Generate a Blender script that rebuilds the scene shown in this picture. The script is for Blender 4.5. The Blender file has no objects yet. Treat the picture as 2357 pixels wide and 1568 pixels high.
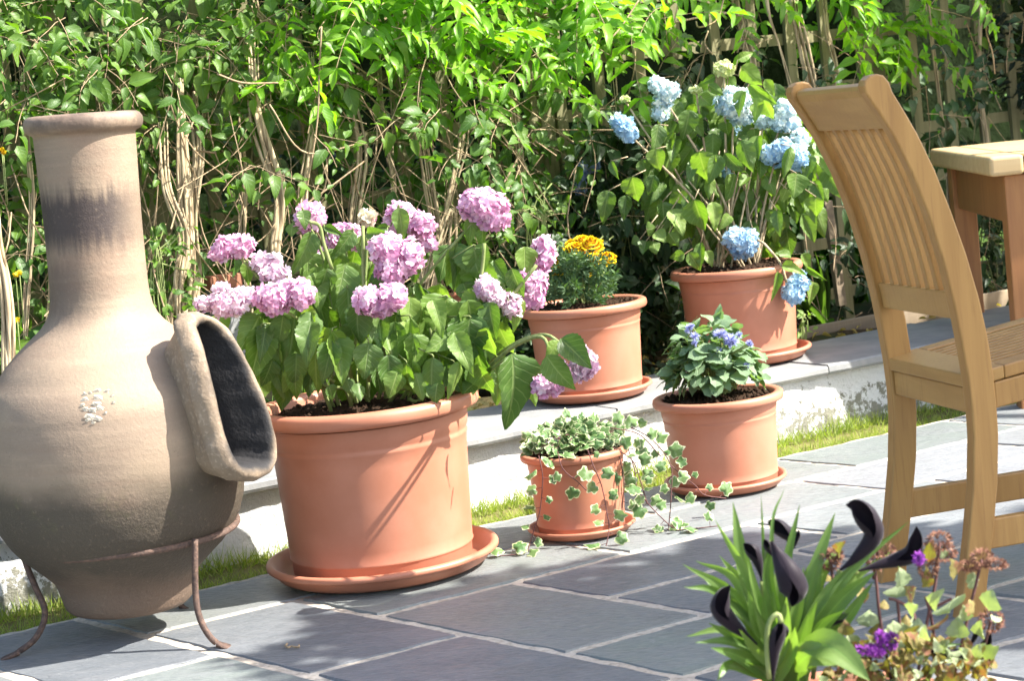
import bpy, bmesh, math, random
import numpy as np
from mathutils import Vector, Matrix
R = math.radians
rnd = random.Random(7)
nr = np.random.default_rng(7)
scene = bpy.context.scene
col = scene.collection
# ------------------------------------------------------------------ camera, sky, sun, exposure
PW, PH, FPX, PITCH, ROLL, CAMZ = 2357, 1568, 4500.0, R(6.7), R(6.1), 1.03
fw = Vector((0, math.cos(PITCH), -math.sin(PITCH)))
r0 = Vector((1, 0, 0)); u0 = Vector((0, math.sin(PITCH), math.cos(PITCH)))
RT = r0*math.cos(ROLL) - u0*math.sin(ROLL)
UP = u0*math.cos(ROLL) + r0*math.sin(ROLL)
EYE = Vector((0, 0, CAMZ))
cam = bpy.data.cameras.new('camera'); co = bpy.data.objects.new('camera', cam); col.objects.link(co)
m = Matrix.Identity(4)
for i in range(3):
    m[i][0] = RT[i]; m[i][1] = UP[i]; m[i][2] = -fw[i]; m[i][3] = EYE[i]
co.matrix_world = m
cam.sensor_width = 36; cam.lens = 36*FPX/PW; cam.clip_end = 500; cam.clip_start = .05
cam.dof.use_dof = True; cam.dof.focus_distance = 4.55; cam.dof.aperture_fstop = 9.0
scene.camera = co

SUN_AZ, SUN_EL = R(99), R(45)          # azimuth clockwise from +Y
w = bpy.data.worlds.new("World"); scene.world = w; w.use_nodes = True
nt = w.node_tree; bg = nt.nodes['Background']
sky = nt.nodes.new('ShaderNodeTexSky'); sky.sky_type = 'NISHITA'; sky.sun_disc = False
sky.sun_elevation = SUN_EL; sky.sun_rotation = SUN_AZ; sky.air_density = 1.2; sky.dust_density = 2.5; sky.ozone_density = .8
nt.links.new(sky.outputs[0], bg.inputs[0]); bg.inputs[1].default_value = 0.125
sl = bpy.data.lights.new('sun', 'SUN'); so = bpy.data.objects.new('sun', sl); col.objects.link(so)
sl.energy = 4.9; sl.angle = R(.55); sl.color = (1, .955, .87)
SD = Vector((math.sin(SUN_AZ)*math.cos(SUN_EL), math.cos(SUN_AZ)*math.cos(SUN_EL), math.sin(SUN_EL)))
so.rotation_euler = SD.to_track_quat('Z', 'Y').to_euler(); so.location = SD*8
scene.view_settings.view_transform = 'Standard'; scene.view_settings.look = 'None'
scene.view_settings.exposure = 1.8; scene.view_settings.gamma = 1

# ------------------------------------------------------------------ geometry of the place
def ray(u, v): return fw*FPX + RT*(u-PW/2) - UP*(v-PH/2)
def G(u, v, z=0.0):                       # point of the horizontal plane z seen there
    d = ray(u, v); return EYE + d*((z-EYE.z)/d.z)
def Yp(u, v, y):                          # point at distance y
    d = ray(u, v); return EYE + d*((y-EYE.y)/d.y)
def pxm(y): return y/FPX                  # metres per photo unit at distance y
def proj(p):
    q = p-EYE; z = q.dot(fw); return PW/2+FPX*q.dot(RT)/z, PH/2-FPX*q.dot(UP)/z
E_ = Vector((math.cos(R(30)), math.sin(R(30)), 0)); N_ = Vector((-math.sin(R(30)), math.cos(R(30)), 0))
def W(e, n, z=0.0): return E_*e + N_*n + Vector((0, 0, z))
def FN(u, v, n):                          # point of the vertical plane at wall distance n
    d = ray(u, v); return EYE + d*((n-EYE.dot(N_))/d.dot(N_))

# ------------------------------------------------------------------ mesh builder
class MB:
    def __init__(s): s.v = []; s.f = []; s.uv = []; s.r = []; s.n = 0
    def add(s, vs, fs, uvs=None, r=0.0):
        b = s.n
        s.v.extend([tuple(p) for p in vs]); s.n += len(vs)
        for f in fs:
            s.f.append([i+b for i in f]); s.r.append(r)
            s.uv.extend([uvs[i] for i in f] if uvs else [(0.0, 0.0)]*len(f))
    def box(s, c, sx, sy, sz, X=Vector((1,0,0)), Y=Vector((0,1,0)), Z=Vector((0,0,1)), r=0.0):
        vs = [Vector(c)+X*(sx*a/2)+Y*(sy*b/2)+Z*(sz*d/2) for a in(-1,1) for b in(-1,1) for d in(-1,1)]
        s.add(vs, [(0,1,3,2),(4,6,7,5),(0,4,5,1),(2,3,7,6),(0,2,6,4),(1,5,7,3)], None, r)
    def tube(s, pts, rad, k=6, r=0.0, cap=True):
        pts = [Vector(p) for p in pts]; n = len(pts)
        if not hasattr(rad, '__len__'): rad = [rad]*n
        vs = []; uv = []; ref = None; L = 0
        for i, p in enumerate(pts):
            d = (pts[min(i+1,n-1)]-pts[max(i-1,0)]).normalized()
            if ref is None: ref = d.orthogonal().normalized()
            ref = (ref-d*ref.dot(d)).normalized(); b = d.cross(ref)
            if i: L += (p-pts[i-1]).length
            for j in range(k):
                a = 2*math.pi*j/k; vs.append(p+(ref*math.cos(a)+b*math.sin(a))*rad[i]); uv.append((j/k, L))
        fs = [(i*k+j, i*k+(j+1)%k, (i+1)*k+(j+1)%k, (i+1)*k+j) for i in range(n-1) for j in range(k)]
        if cap: fs += [tuple(range(k))[::-1], tuple((n-1)*k+j for j in range(k))]
        s.add(vs, fs, uv, r)
    def lathe(s, prof, c=Vector((0,0,0)), k=72, axis=None, r=0.0, wob=0.0):
        c = Vector(c); q = (Vector((0,0,1)).rotation_difference(axis) if axis else None)
        vs = []; uv = []
        for i, (pr, pz) in enumerate(prof):
            for j in range(k):
                a = 2*math.pi*j/k; rr = pr*(1+wob*math.sin(a*2+pz*3)+wob*.6*math.sin(a*3-pz*7))
                p = Vector((rr*math.cos(a), rr*math.sin(a), pz))
                if q: p = q @ p
                vs.append(c+p); uv.append((j/k, i/len(prof)))
        n = len(prof)
        fs = [(i*k+j, i*k+(j+1)%k, (i+1)*k+(j+1)%k, (i+1)*k+j) for i in range(n-1) for j in range(k)]
        s.add(vs, fs, uv, r)
    def build(s, name, mat, parent=None, smooth=True, local=False):
        me = bpy.data.meshes.new(name); me.from_pydata(s.v, [], s.f); me.materials.append(mat)
        if s.f:
            uvl = me.uv_layers.new(name='UVMap'); uvl.data.foreach_set('uv', np.array(s.uv, dtype=np.float32).ravel())
            at = me.attributes.new('rnd', 'FLOAT', 'FACE'); at.data.foreach_set('value', np.array(s.r, dtype=np.float32))
            me.polygons.foreach_set('use_smooth', [smooth]*len(me.polygons))
        me.update()
        o = bpy.data.objects.new(name, me); col.objects.link(o)
        if parent:
            o.parent = parent
            if not local: o.matrix_parent_inverse = Matrix.Translation(-parent.location)
        return o
def tag(o, label=None, cat=None, group=None, kind=None):
    if label: o['label'] = label
    if cat: o['category'] = cat
    if group: o['group'] = group
    if kind: o['kind'] = kind
    return o
def thing(name, loc, label, cat, group=None):
    o = bpy.data.objects.new(name, None); o.empty_display_size = .05; col.objects.link(o); o.location = loc
    return tag(o, label, cat, group)
def bevel(o, w_, seg=2):
    b = o.modifiers.new('bevel', 'BEVEL'); b.width = w_; b.segments = seg; b.limit_method = 'ANGLE'; b.angle_limit = R(40)
    return o
def spline(pts, n=12):
    P = [Vector(p) for p in pts]
    if len(P) < 3: return [P[0].lerp(P[-1], i/(n-1)) for i in range(n)]
    out = []; k = len(P)-1
    for i in range(n):
        t = i/(n-1)*k; j = min(int(t), k-1); t -= j
        p1, p2 = P[j], P[j+1]; p0 = P[j-1] if j else p1*2-p2; p3 = P[j+2] if j+2 <= k else p2*2-p1
        out.append(.5*((2*p1)+(p2-p0)*t+(2*p0-5*p1+4*p2-p3)*t*t+(3*p1-p0-3*p2+p3)*t**3))
    return out

# ------------------------------------------------------------------ materials
class NT:
    def __init__(s, name):
        s.m = bpy.data.materials.new(name); s.m.use_nodes = True; s.t = s.m.node_tree
        s.b = s.t.nodes['Principled BSDF']; s.out = s.t.nodes['Material Output']
    def n(s, typ, **k):
        x = s.t.nodes.new('ShaderNode'+typ)
        for a, v in k.items(): setattr(x, a, v)
        return x
    def l(s, a, b): s.t.links.new(a, b)
    def val(s, sock, v):
        if hasattr(v, 'links') or hasattr(v, 'is_output'): s.l(v, sock)
        else: sock.default_value = v
    def math(s, op, a, b=0.0, c=None, clamp=False):
        x = s.n('Math', operation=op, use_clamp=clamp); s.val(x.inputs[0], a); s.val(x.inputs[1], b)
        if c is not None: s.val(x.inputs[2], c)
        return x.outputs[0]
    def mix(s, f, a, b, blend='MIX'):
        x = s.n('Mix', data_type='RGBA', blend_type=blend); s.val(x.inputs[0], f)
        for sk, v in((x.inputs[6], a), (x.inputs[7], b)):
            s.val(sk, (*v, 1) if isinstance(v, tuple) and len(v) == 3 else v)
        return x.outputs[2]
    def obj(s, which='Object'): return s.n('TexCoord').outputs[which]
    def noise(s, scale, detail=4, rough=.55, vec=None, out='Fac', stretch=None, dist=0.0):
        x = s.n('TexNoise'); x.inputs['Scale'].default_value = scale; x.inputs['Detail'].default_value = detail
        x.inputs['Roughness'].default_value = rough; x.inputs['Distortion'].default_value = dist
        v = vec if vec is not None else s.obj()
        if stretch:
            mp = s.n('Mapping'); mp.inputs['Scale'].default_value = stretch[:3]
            if len(stretch) > 3: mp.inputs['Rotation'].default_value = (0, 0, stretch[3])
            s.l(v, mp.inputs[0]); v = mp.outputs[0]
        s.l(v, x.inputs['Vector']); return x.outputs[out]
    def ramp(s, f, stops):
        x = s.n('ValToRGB'); s.l(f, x.inputs[0]); e = x.color_ramp.elements
        while len(e) < len(stops): e.new(.5)
        for i, (p, c) in enumerate(stops):
            e[i].position = p; e[i].color = (*c, 1) if hasattr(c, '__len__') else (c, c, c, 1)
        return x.outputs[0]
    def rng(s, f, a, b, c=0.0, d=1.0, smooth=True):
        x = s.n('MapRange'); x.interpolation_type = 'SMOOTHSTEP' if smooth else 'LINEAR'; s.val(x.inputs[0], f)
        for i, v in enumerate((a, b, c, d)): x.inputs[i+1].default_value = v
        return x.outputs[0]
    def bump(s, h, st=.3, dist=.01):
        x = s.n('Bump'); x.inputs['Strength'].default_value = st; x.inputs['Distance'].default_value = dist
        s.l(h, x.inputs['Height']); s.l(x.outputs[0], s.b.inputs['Normal']); return x.outputs[0]
    def fin(s, colr, rough=.6, spec=.5):
        s.val(s.b.inputs['Base Color'], (*colr, 1) if isinstance(colr, tuple) else colr)
        s.val(s.b.inputs['Roughness'], rough); s.b.inputs['Specular IOR Level'].default_value = spec
        return s.m

def leaf_mat(name, dark, light, vein, veins=7, trans=.35, rough=.45, tcol=None, spec=.4, bump=.5, blotch=None):
    t = NT(name); uv = t.n('UVMap').outputs[0]; sp = t.n('SeparateXYZ'); t.l(uv, sp.inputs[0])
    at = t.n('Attribute', attribute_name='rnd').outputs['Fac']
    x = t.math('ABSOLUTE', t.math('MULTIPLY', t.math('SUBTRACT', sp.outputs[0], .5), 2.0)); y = sp.outputs[1]
    ns = t.noise(28, 3)
    f = t.math('ADD', t.math('MULTIPLY', at, .8), t.math('MULTIPLY', t.math('SUBTRACT', ns, .5), .7), clamp=True)
    c = t.mix(f, dark, light)
    if blotch: c = t.mix(t.rng(t.noise(60, 2), .5, .62), c, blotch)
    mid = t.rng(x, .02, .09, 1, 0)
    ph = t.math('FRACT', t.math('MULTIPLY', t.math('SUBTRACT', y, t.math('MULTIPLY', x, .28)), float(veins)))
    tri = t.math('ABSOLUTE', t.math('SUBTRACT', ph, .5))
    side = t.rng(tri, .40, .5, 0, 1)
    vm = t.math('MAXIMUM', mid, t.math('MULTIPLY', side, .55))
    c = t.mix(t.math('MULTIPLY', vm, .6), c, vein)
    h = t.math('ADD', t.math('MULTIPLY', vm, -1.0), t.math('MULTIPLY', ns, .6))
    t.bump(h, bump, .0015)
    t.fin(c, rough, spec)
    tr = t.n('BsdfTranslucent'); tc = t.mix(1.0, c, tcol or (1.0, 1.15, .35), 'MULTIPLY')
    sc = t.n('VectorMath', operation='SCALE'); t.l(tc, sc.inputs[0]); sc.inputs['Scale'].default_value = 1.9
    t.l(sc.outputs[0], tr.inputs[0])
    mx = t.n('MixShader'); mx.inputs[0].default_value = trans
    t.l(t.b.outputs[0], mx.inputs[1]); t.l(tr.outputs[0], mx.inputs[2]); t.l(mx.outputs[0], t.out.inputs[0])
    return t.m
def petal_mat(name, a, b, c2, trans=.35):
    t = NT(name); at = t.n('Attribute', attribute_name='rnd').outputs['Fac']
    c = t.ramp(at, [(0, a), (.55, b), (1, c2)])
    t.fin(c, .7, .2); tr = t.n('BsdfTranslucent'); t.l(c, tr.inputs[0])
    mx = t.n('MixShader'); mx.inputs[0].default_value = trans
    t.l(t.b.outputs[0], mx.inputs[1]); t.l(tr.outputs[0], mx.inputs[2]); t.l(mx.outputs[0], t.out.inputs[0])
    return t.m
def stem_mat(name, a, b, scale=60, stretch=(1, 1, .12)):
    t = NT(name); n = t.noise(scale, 5, .6, stretch=stretch)
    t.bump(n, .6, .004); return t.fin(t.ramp(n, [(.3, a), (.68, b)]), .8, .2)

M = {}
t = NT('terracotta_plastic'); n1 = t.noise(9, 4); n2 = t.noise(260, 2)
c = t.mix(t.rng(n1, .3, .7), (.40, .155, .090), (.455, .19, .118)); c = t.mix(t.math('MULTIPLY', n2, .18), c, (.36, .12, .07))
t.bump(n2, .06, .001); t.b.inputs['Coat Weight'].default_value = 0.0
M['terra'] = t.fin(c, t.rng(n1, .2, .8, .40, .52), .45)
t = NT('potting_soil'); n1 = t.noise(90, 6, .7); t.bump(n1, 1.0, .01)
M['soil'] = t.fin(t.ramp(n1, [(.3, (.012, .007, .004)), (.62, (.06, .034, .02)), (.8, (.12, .075, .045))]), .95, .15)
t = NT('bed_soil'); n1 = t.noise(40, 8, .7); n2 = t.noise(3, 4); t.bump(n1, 1.0, .02)
M['bed'] = t.fin(t.mix(t.rng(n2, .4, .65), t.ramp(n1, [(.3, (.03, .02, .012)), (.7, (.14, .09, .055))]), (.05, .075, .02)), .95, .1)
# slate: slab tone from the face attribute, brightness of the sunlit zone painted in
t = NT('slate'); at = t.n('Attribute', attribute_name='rnd').outputs['Fac']
base = t.ramp(at, [(0, (.108, .122, .138)), (.25, (.135, .148, .160)), (.5, (.178, .188, .180)), (.75, (.160, .190, .175)), (1, (.24, .25, .265))])
n1 = t.noise(5, 6, .6, stretch=(1, 2.2, 1, .5)); n2 = t.noise(38, 7, .65, stretch=(1, 3.5, 1, .5)); n3 = t.noise(300, 2)
c = t.mix(t.rng(n1, .35, .7, 0, .55), base, (.19, .195, .205)); c = t.mix(t.rng(n2, .5, .72, 0, .45), c, (.06, .066, .08))
c = t.mix(t.rng(t.noise(14, 5, .7, stretch=(1, .4, 1)), .63, .7, 0, .5), c, (.27, .275, .28))
c = t.mix(t.math('MULTIPLY', n3, .25), c, (.2, .2, .21))
wv = t.noise(7, 8, .75, stretch=(1, 6, 1, .25), dist=1.2); crk = t.rng(t.math('ABSOLUTE', t.math('SUBTRACT', wv, .5)), .0, .0035, 1, 0)
crk = t.math('MULTIPLY', crk, t.rng(t.noise(3.1, 2), .5, .6))
c = t.mix(t.math('MULTIPLY', crk, .75), c, (.02, .02, .022))
h = t.math('SUBTRACT', t.math('ADD', t.math('MULTIPLY', n1, 1.2), t.math('MULTIPLY', n2, .8)), crk); t.bump(h, .9, .008)
M['slate'] = t.fin(c, t.rng(n2, .3, .7, .36, .56), .5)
t = NT('mortar'); n1 = t.noise(55, 7, .7); n2 = t.noise(4, 4)
M['mortar'] = t.fin(t.mix(t.rng(n1, .3, .6), (.30, .26, .21), t.mix(n2, (.56, .52, .46), (.46, .37, .28))), .95, .1); t.bump(n1, .9, .006)
t = NT('coping_slate'); at = t.n('Attribute', attribute_name='rnd').outputs['Fac']; n1 = t.noise(6, 7, .65); n2 = t.noise(60, 4)
c = t.mix(t.rng(n1, .35, .7), (.15, .165, .18), (.29, .29, .285)); c = t.mix(t.math('MULTIPLY', n2, .3), c, (.38, .37, .35)); c = t.mix(t.math('MULTIPLY', at, .35), c, (.24, .225, .2))
t.bump(n1, .5, .01); M['coping'] = t.fin(c, .6, .4)
# white render, mossy towards the damp foot
t = NT('white_render'); ob = t.obj(); sp = t.n('SeparateXYZ'); t.l(ob, sp.inputs[0])
n1 = t.noise(26, 10, .8); n2 = t.noise(70, 5, .7); low = t.rng(sp.outputs[2], .19, -.02, 0, 1); side = t.rng(t.noise(1.4, 2, vec=ob), .38, .6)
ex = t.math('ADD', t.rng(sp.outputs[0], .35, .9, 0, 1), t.rng(sp.outputs[0], -.75, -1.05, 0, 1))
msk = t.math('MULTIPLY', t.rng(t.math('ADD', n1, t.math('MULTIPLY', low, .16)), .585, .63), t.math('ADD', t.math('MULTIPLY', ex, .75), .12), clamp=True)
c = t.mix(msk, (.88, .875, .86), t.mix(n2, (.12, .13, .05), (.30, .27, .22)))
t.bump(t.math('ADD', n1, t.math('MULTIPLY', n2, .5)), 1.0, .02); M['render'] = t.fin(c, .9, .2)
# fired clay of the chiminea
t = NT('chiminea_clay'); ob = t.obj(); sp = t.n('SeparateXYZ'); t.l(ob, sp.inputs[0]); X, Y, Z = sp.outputs
ns = t.noise(5, 5, .6); ring = t.noise(9, 6, .6, stretch=(.5, .5, 5)); fine = t.noise(120, 4, .7); vs_ = t.noise(30, 4, .6, stretch=(3, 3, .3))
c = t.mix(t.rng(ns, .32, .68), (.268, .203, .142), (.212, .158, .116)); c = t.mix(t.rng(ring, .5, .75, 0, .3), c, (.38, .28, .195))
c = t.mix(t.math('MULTIPLY', t.rng(ring, .5, .35), .12), c, (.2, .115, .08))
c = t.mix(t.math('MULTIPLY', t.rng(t.noise(3.2, 4, .6), .48, .66), .28), c, (.25, .14, .10))
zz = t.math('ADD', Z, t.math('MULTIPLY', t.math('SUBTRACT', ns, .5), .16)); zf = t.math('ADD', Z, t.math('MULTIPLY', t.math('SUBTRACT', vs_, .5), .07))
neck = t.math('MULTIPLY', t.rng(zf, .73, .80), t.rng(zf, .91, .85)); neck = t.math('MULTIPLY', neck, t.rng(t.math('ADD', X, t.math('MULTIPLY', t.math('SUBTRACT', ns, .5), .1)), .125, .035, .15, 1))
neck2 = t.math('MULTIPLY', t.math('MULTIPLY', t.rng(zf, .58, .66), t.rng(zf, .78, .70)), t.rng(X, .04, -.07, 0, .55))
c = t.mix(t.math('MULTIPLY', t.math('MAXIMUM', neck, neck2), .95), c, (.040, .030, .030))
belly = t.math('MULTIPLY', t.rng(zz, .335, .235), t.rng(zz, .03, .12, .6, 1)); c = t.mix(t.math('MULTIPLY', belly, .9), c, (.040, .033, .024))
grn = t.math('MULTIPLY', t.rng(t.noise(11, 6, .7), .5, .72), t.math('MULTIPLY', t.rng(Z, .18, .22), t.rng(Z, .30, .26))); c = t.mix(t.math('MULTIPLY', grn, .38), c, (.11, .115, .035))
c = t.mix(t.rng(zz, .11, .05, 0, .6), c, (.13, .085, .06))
soot = t.n('VectorMath', operation='DISTANCE'); t.l(ob, soot.inputs[0]); soot.inputs[1].default_value = (.27, -.02, .50)
c = t.mix(t.rng(fine, .55, .75, 0, .18), c, (.42, .32, .23)); c = t.mix(t.rng(t.noise(210, 2), .67, .72, 0, .3), c, (.07, .05, .04))
low = t.rng(Z, .30, .12, .15, 1)
c = t.mix(t.math('MULTIPLY', t.rng(Z, .985, 1.02), t.rng(t.noise(14, 5, .7), .40, .60, .15, .75)), c, (.075, .055, .045))
t.bump(t.math('ADD', t.math('MULTIPLY', ring, .22), t.math('MULTIPLY', t.math('MULTIPLY', fine, low), 2.4)), .42, .008)
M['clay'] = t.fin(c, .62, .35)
CHIM_SOOT = t
t = NT('sooty_lip'); ob = t.obj('Generated'); uv = t.n('UVMap').outputs[0]; sp = t.n('SeparateXYZ'); t.l(uv, sp.inputs[0]); ns = t.noise(9, 5); fine = t.noise(110, 4)
f = t.math('ADD', sp.outputs[1], t.math('MULTIPLY', t.math('SUBTRACT', ns, .5), .5)); cl = t.mix(t.rng(ns, .35, .65), (.26, .195, .135), (.20, .15, .105)); cl = t.mix(t.rng(fine, .5, .75, 0, .4), cl, (.5, .4, .3))
c = t.mix(t.rng(f, .34, .62), cl, (.022, .021, .022)); t.bump(fine, .5, .004); M['lip'] = t.fin(c, .7, .3)
t = NT('soot'); n1 = t.noise(30, 5); M['soot'] = t.fin(t.ramp(n1, [(.3, (.008, .008, .009)), (.75, (.05, .048, .05))]), .9, .1)
t = NT('lime_bloom'); n1 = t.noise(150, 4); t.bump(n1, 1, .004); M['bloom'] = t.fin(t.mix(n1, (.40, .33, .25), (.72, .66, .56)), .9, .1)
t = NT('rusty_iron'); n1 = t.noise(110, 5, .7); t.bump(n1, .8, .003); M['rust'] = t.fin(t.ramp(n1, [(.3, (.045, .03, .025)), (.55, (.11, .07, .055)), (.78, (.24, .14, .09))]), .75, .3)
def wood(name, a, b, d, rough=.42, sc=(1, 1, .06)):
    t = NT(name); n1 = t.noise(26, 6, .6, stretch=sc, dist=.6); n2 = t.noise(150, 4, .6, stretch=(1, 1, .06)); n3 = t.noise(2.2, 3)
    c = t.mix(t.rng(n1, .3, .7), a, b); c = t.mix(t.rng(n2, .5, .75, 0, .45), c, d); c = t.mix(t.rng(n3, .4, .65, 0, .3), c, b)
    t.bump(n2, .15, .002); return t.fin(c, rough, .45)
M['teak'] = wood('oiled_hardwood', (.37, .205, .062), (.29, .15, .042), (.18, .085, .026))
M['teak_h'] = wood('oiled_hardwood_rail', (.40, .235, .075), (.31, .17, .05), (.22, .11, .035), sc=(.15, .15, 1))
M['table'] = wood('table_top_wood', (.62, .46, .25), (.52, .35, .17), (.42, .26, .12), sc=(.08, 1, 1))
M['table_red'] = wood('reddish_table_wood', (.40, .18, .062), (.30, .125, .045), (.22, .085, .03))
M['batten'] = wood('weathered_trellis', (.215, .195, .10), (.14, .135, .062), (.29, .25, .15), rough=.85)
M['board'] = wood('old_edging_board', (.26, .2, .13), (.17, .13, .09), (.33, .27, .2), rough=.9, sc=(.1, .1, 1))
M['bark'] = stem_mat('stringy_bark', (.16, .11, .065), (.55, .45, .29), 130, (1, 1, .05))
M['twig'] = stem_mat('dry_twig', (.18, .12, .07), (.42, .32, .2), 90)
M['gstem'] = stem_mat('green_stem', (.13, .17, .05), (.26, .3, .12), 60)
M['dstem'] = stem_mat('dark_stem', (.07, .05, .03), (.2, .16, .09), 60)
M['pstem'] = stem_mat('purple_stem', (.07, .03, .035), (.16, .08, .07), 60)
M['hyd'] = leaf_mat('hydrangea_leaf', (.058, .115, .024), (.135, .215, .052), (.23, .30, .12), 7, .30, .42, bump=.7)
M['hydb'] = leaf_mat('hydrangea_leaf_light', (.09, .165, .025), (.20, .29, .06), (.28, .36, .12), 7, .34, .5)
M['honey'] = leaf_mat('climber_leaf', (.042, .105, .011), (.13, .225, .026), (.13, .25, .07), 6, .36, .45)
M['wist'] = leaf_mat('wisteria_leaf', (.10, .24, .012), (.22, .40, .03), (.25, .42, .08), 9, .45, .42)
M['darkleaf'] = leaf_mat('painted_shade_leaf', (.012, .034, .008), (.03, .07, .015), (.05, .09, .03), 5, .2, .5)  # leaves coloured very dark to paint in the shade of the fence gap
M['lush'] = leaf_mat('lush_leaf', (.03, .09, .01), (.11, .25, .02), (.1, .2, .04), 5, .35, .5)
M['yew'] = leaf_mat('yew_leaf', (.004, .012, .005), (.012, .026, .009), (.02, .03, .015), 4, .1, .6)
M['ivyd'] = leaf_mat('common_ivy_leaf', (.008, .026, .006), (.025, .06, .015), (.1, .16, .07), 5, .2, .4)
M['back'] = leaf_mat('hedge_leaf', (.018, .06, .007), (.07, .17, .016), (.1, .2, .04), 5, .35, .5)
M['mari'] = leaf_mat('marigold_leaf', (.05, .11, .04), (.12, .2, .08), (.1, .16, .07), 5, .2, .5)
M['ager'] = leaf_mat('ageratum_leaf', (.12, .19, .10), (.21, .30, .17), (.2, .28, .15), 6, .25, .6)
M['calla'] = leaf_mat('calla_leaf', (.075, .14, .03), (.18, .26, .075), (.16, .28, .07), 14, .35, .38, bump=.2)
M['silver'] = leaf_mat('silver_leaf', (.20, .25, .13), (.42, .46, .29), (.2, .26, .12), 5, .2, .7)
M['bronze'] = leaf_mat('bronze_leaf', (.16, .14, .04), (.25, .2, .07), (.14, .08, .04), 5, .25, .7, blotch=(.2, .09, .05))
M['yellowleaf'] = leaf_mat('yellowed_leaf', (.38, .36, .04), (.5, .42, .08), (.5, .5, .2), 6, .4, .5)
M['litter'] = leaf_mat('fallen_leaf', (.3, .2, .05), (.5, .38, .1), (.3, .2, .08), 5, .2, .8)
M['pink'] = petal_mat('pink_petal', (.62, .30, .49), (.79, .51, .67), (.88, .75, .81))
M['pinkp'] = petal_mat('pale_pink_petal', (.66, .42, .57), (.80, .63, .71), (.88, .80, .82))
M['bud'] = petal_mat('cream_pink_petal', (.62, .34, .48), (.76, .66, .48), (.8, .76, .55))
M['blue'] = petal_mat('blue_petal', (.30, .50, .72), (.50, .69, .82), (.70, .81, .84))
M['bluep'] = petal_mat('pale_blue_petal', (.46, .64, .76), (.72, .81, .80), (.84, .88, .76))
M['lime'] = petal_mat('lime_petal', (.5, .6, .22), (.68, .72, .36), (.78, .8, .5))
M['shadeb'] = petal_mat('shaded_blue_petal', (.16, .22, .5), (.28, .36, .62), (.45, .5, .66))  # darker copy of the blue petals, shade put into the colour
M['orange'] = petal_mat('marigold_petal', (.30, .05, .005), (.84, .52, .004), (.88, .68, .015), .25)
M['fluff'] = petal_mat('ageratum_fluff', (.26, .28, .62), (.42, .45, .76), (.62, .65, .84), .3)
M['purple'] = petal_mat('purple_petal', (.2, .03, .3), (.3, .06, .42), (.42, .14, .5))
M['rusty'] = petal_mat('seed_head', (.1, .04, .03), (.2, .09, .06), (.28, .16, .1), .15)
M['yflower'] = petal_mat('yellow_petal', (.7, .5, .02), (.8, .65, .03), (.85, .75, .1))
t = NT('black_calla'); n1 = t.noise(30, 3); t.b.inputs['Sheen Weight'].default_value = .15
M['black'] = t.fin(t.mix(n1, (.006, .003, .007), (.013, .007, .014)), .55, .14)
M['blade'] = leaf_mat('grass_blade', (.14, .20, .03), (.36, .38, .11), (.2, .25, .06), 1, .35, .6)
t = NT('turf_soil'); n1 = t.noise(60, 5); M['turf'] = t.fin(t.mix(n1, (.10, .10, .03), (.19, .17, .07)), .95, .1)
t = NT('lawn_ground'); n1 = t.noise(20, 6); M['lawn'] = t.fin(t.mix(n1, (.03, .06, .01), (.06, .11, .02)), .95, .1)
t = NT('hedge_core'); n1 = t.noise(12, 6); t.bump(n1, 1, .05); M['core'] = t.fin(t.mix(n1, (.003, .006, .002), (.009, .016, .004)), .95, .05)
t = NT('red_brick'); n1 = t.noise(50, 5); t.bump(n1, .5, .004); M['brick'] = t.fin(t.mix(n1, (.3, .12, .07), (.42, .2, .13)), .9, .1)
# ivy with cream margin (UV: x = angle, y = distance from the leaf centre)
t = NT('variegated_ivy_leaf'); sp = t.n('SeparateXYZ'); t.l(t.n('UVMap').outputs[0], sp.inputs[0]); at = t.n('Attribute', attribute_name='rnd').outputs['Fac']
ns = t.noise(90, 3); e = t.math('ADD', sp.outputs[1], t.math('MULTIPLY', t.math('SUBTRACT', ns, .5), .7))
g = t.mix(at, (.075, .16, .045), (.17, .27, .09)); g = t.mix(t.rng(ns, .5, .6, 0, .45), g, (.26, .34, .2))
c = t.mix(t.rng(e, .80, .98), g, t.mix(at, (.52, .56, .30), (.66, .68, .46))); t.fin(c, .42, .4)
tr = t.n('BsdfTranslucent'); t.l(c, tr.inputs[0]); mx = t.n('MixShader'); mx.inputs[0].default_value = .3
t.l(t.b.outputs[0], mx.inputs[1]); t.l(tr.outputs[0], mx.inputs[2]); t.l(mx.outputs[0], t.out.inputs[0]); M['ivy'] = t.m

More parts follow.
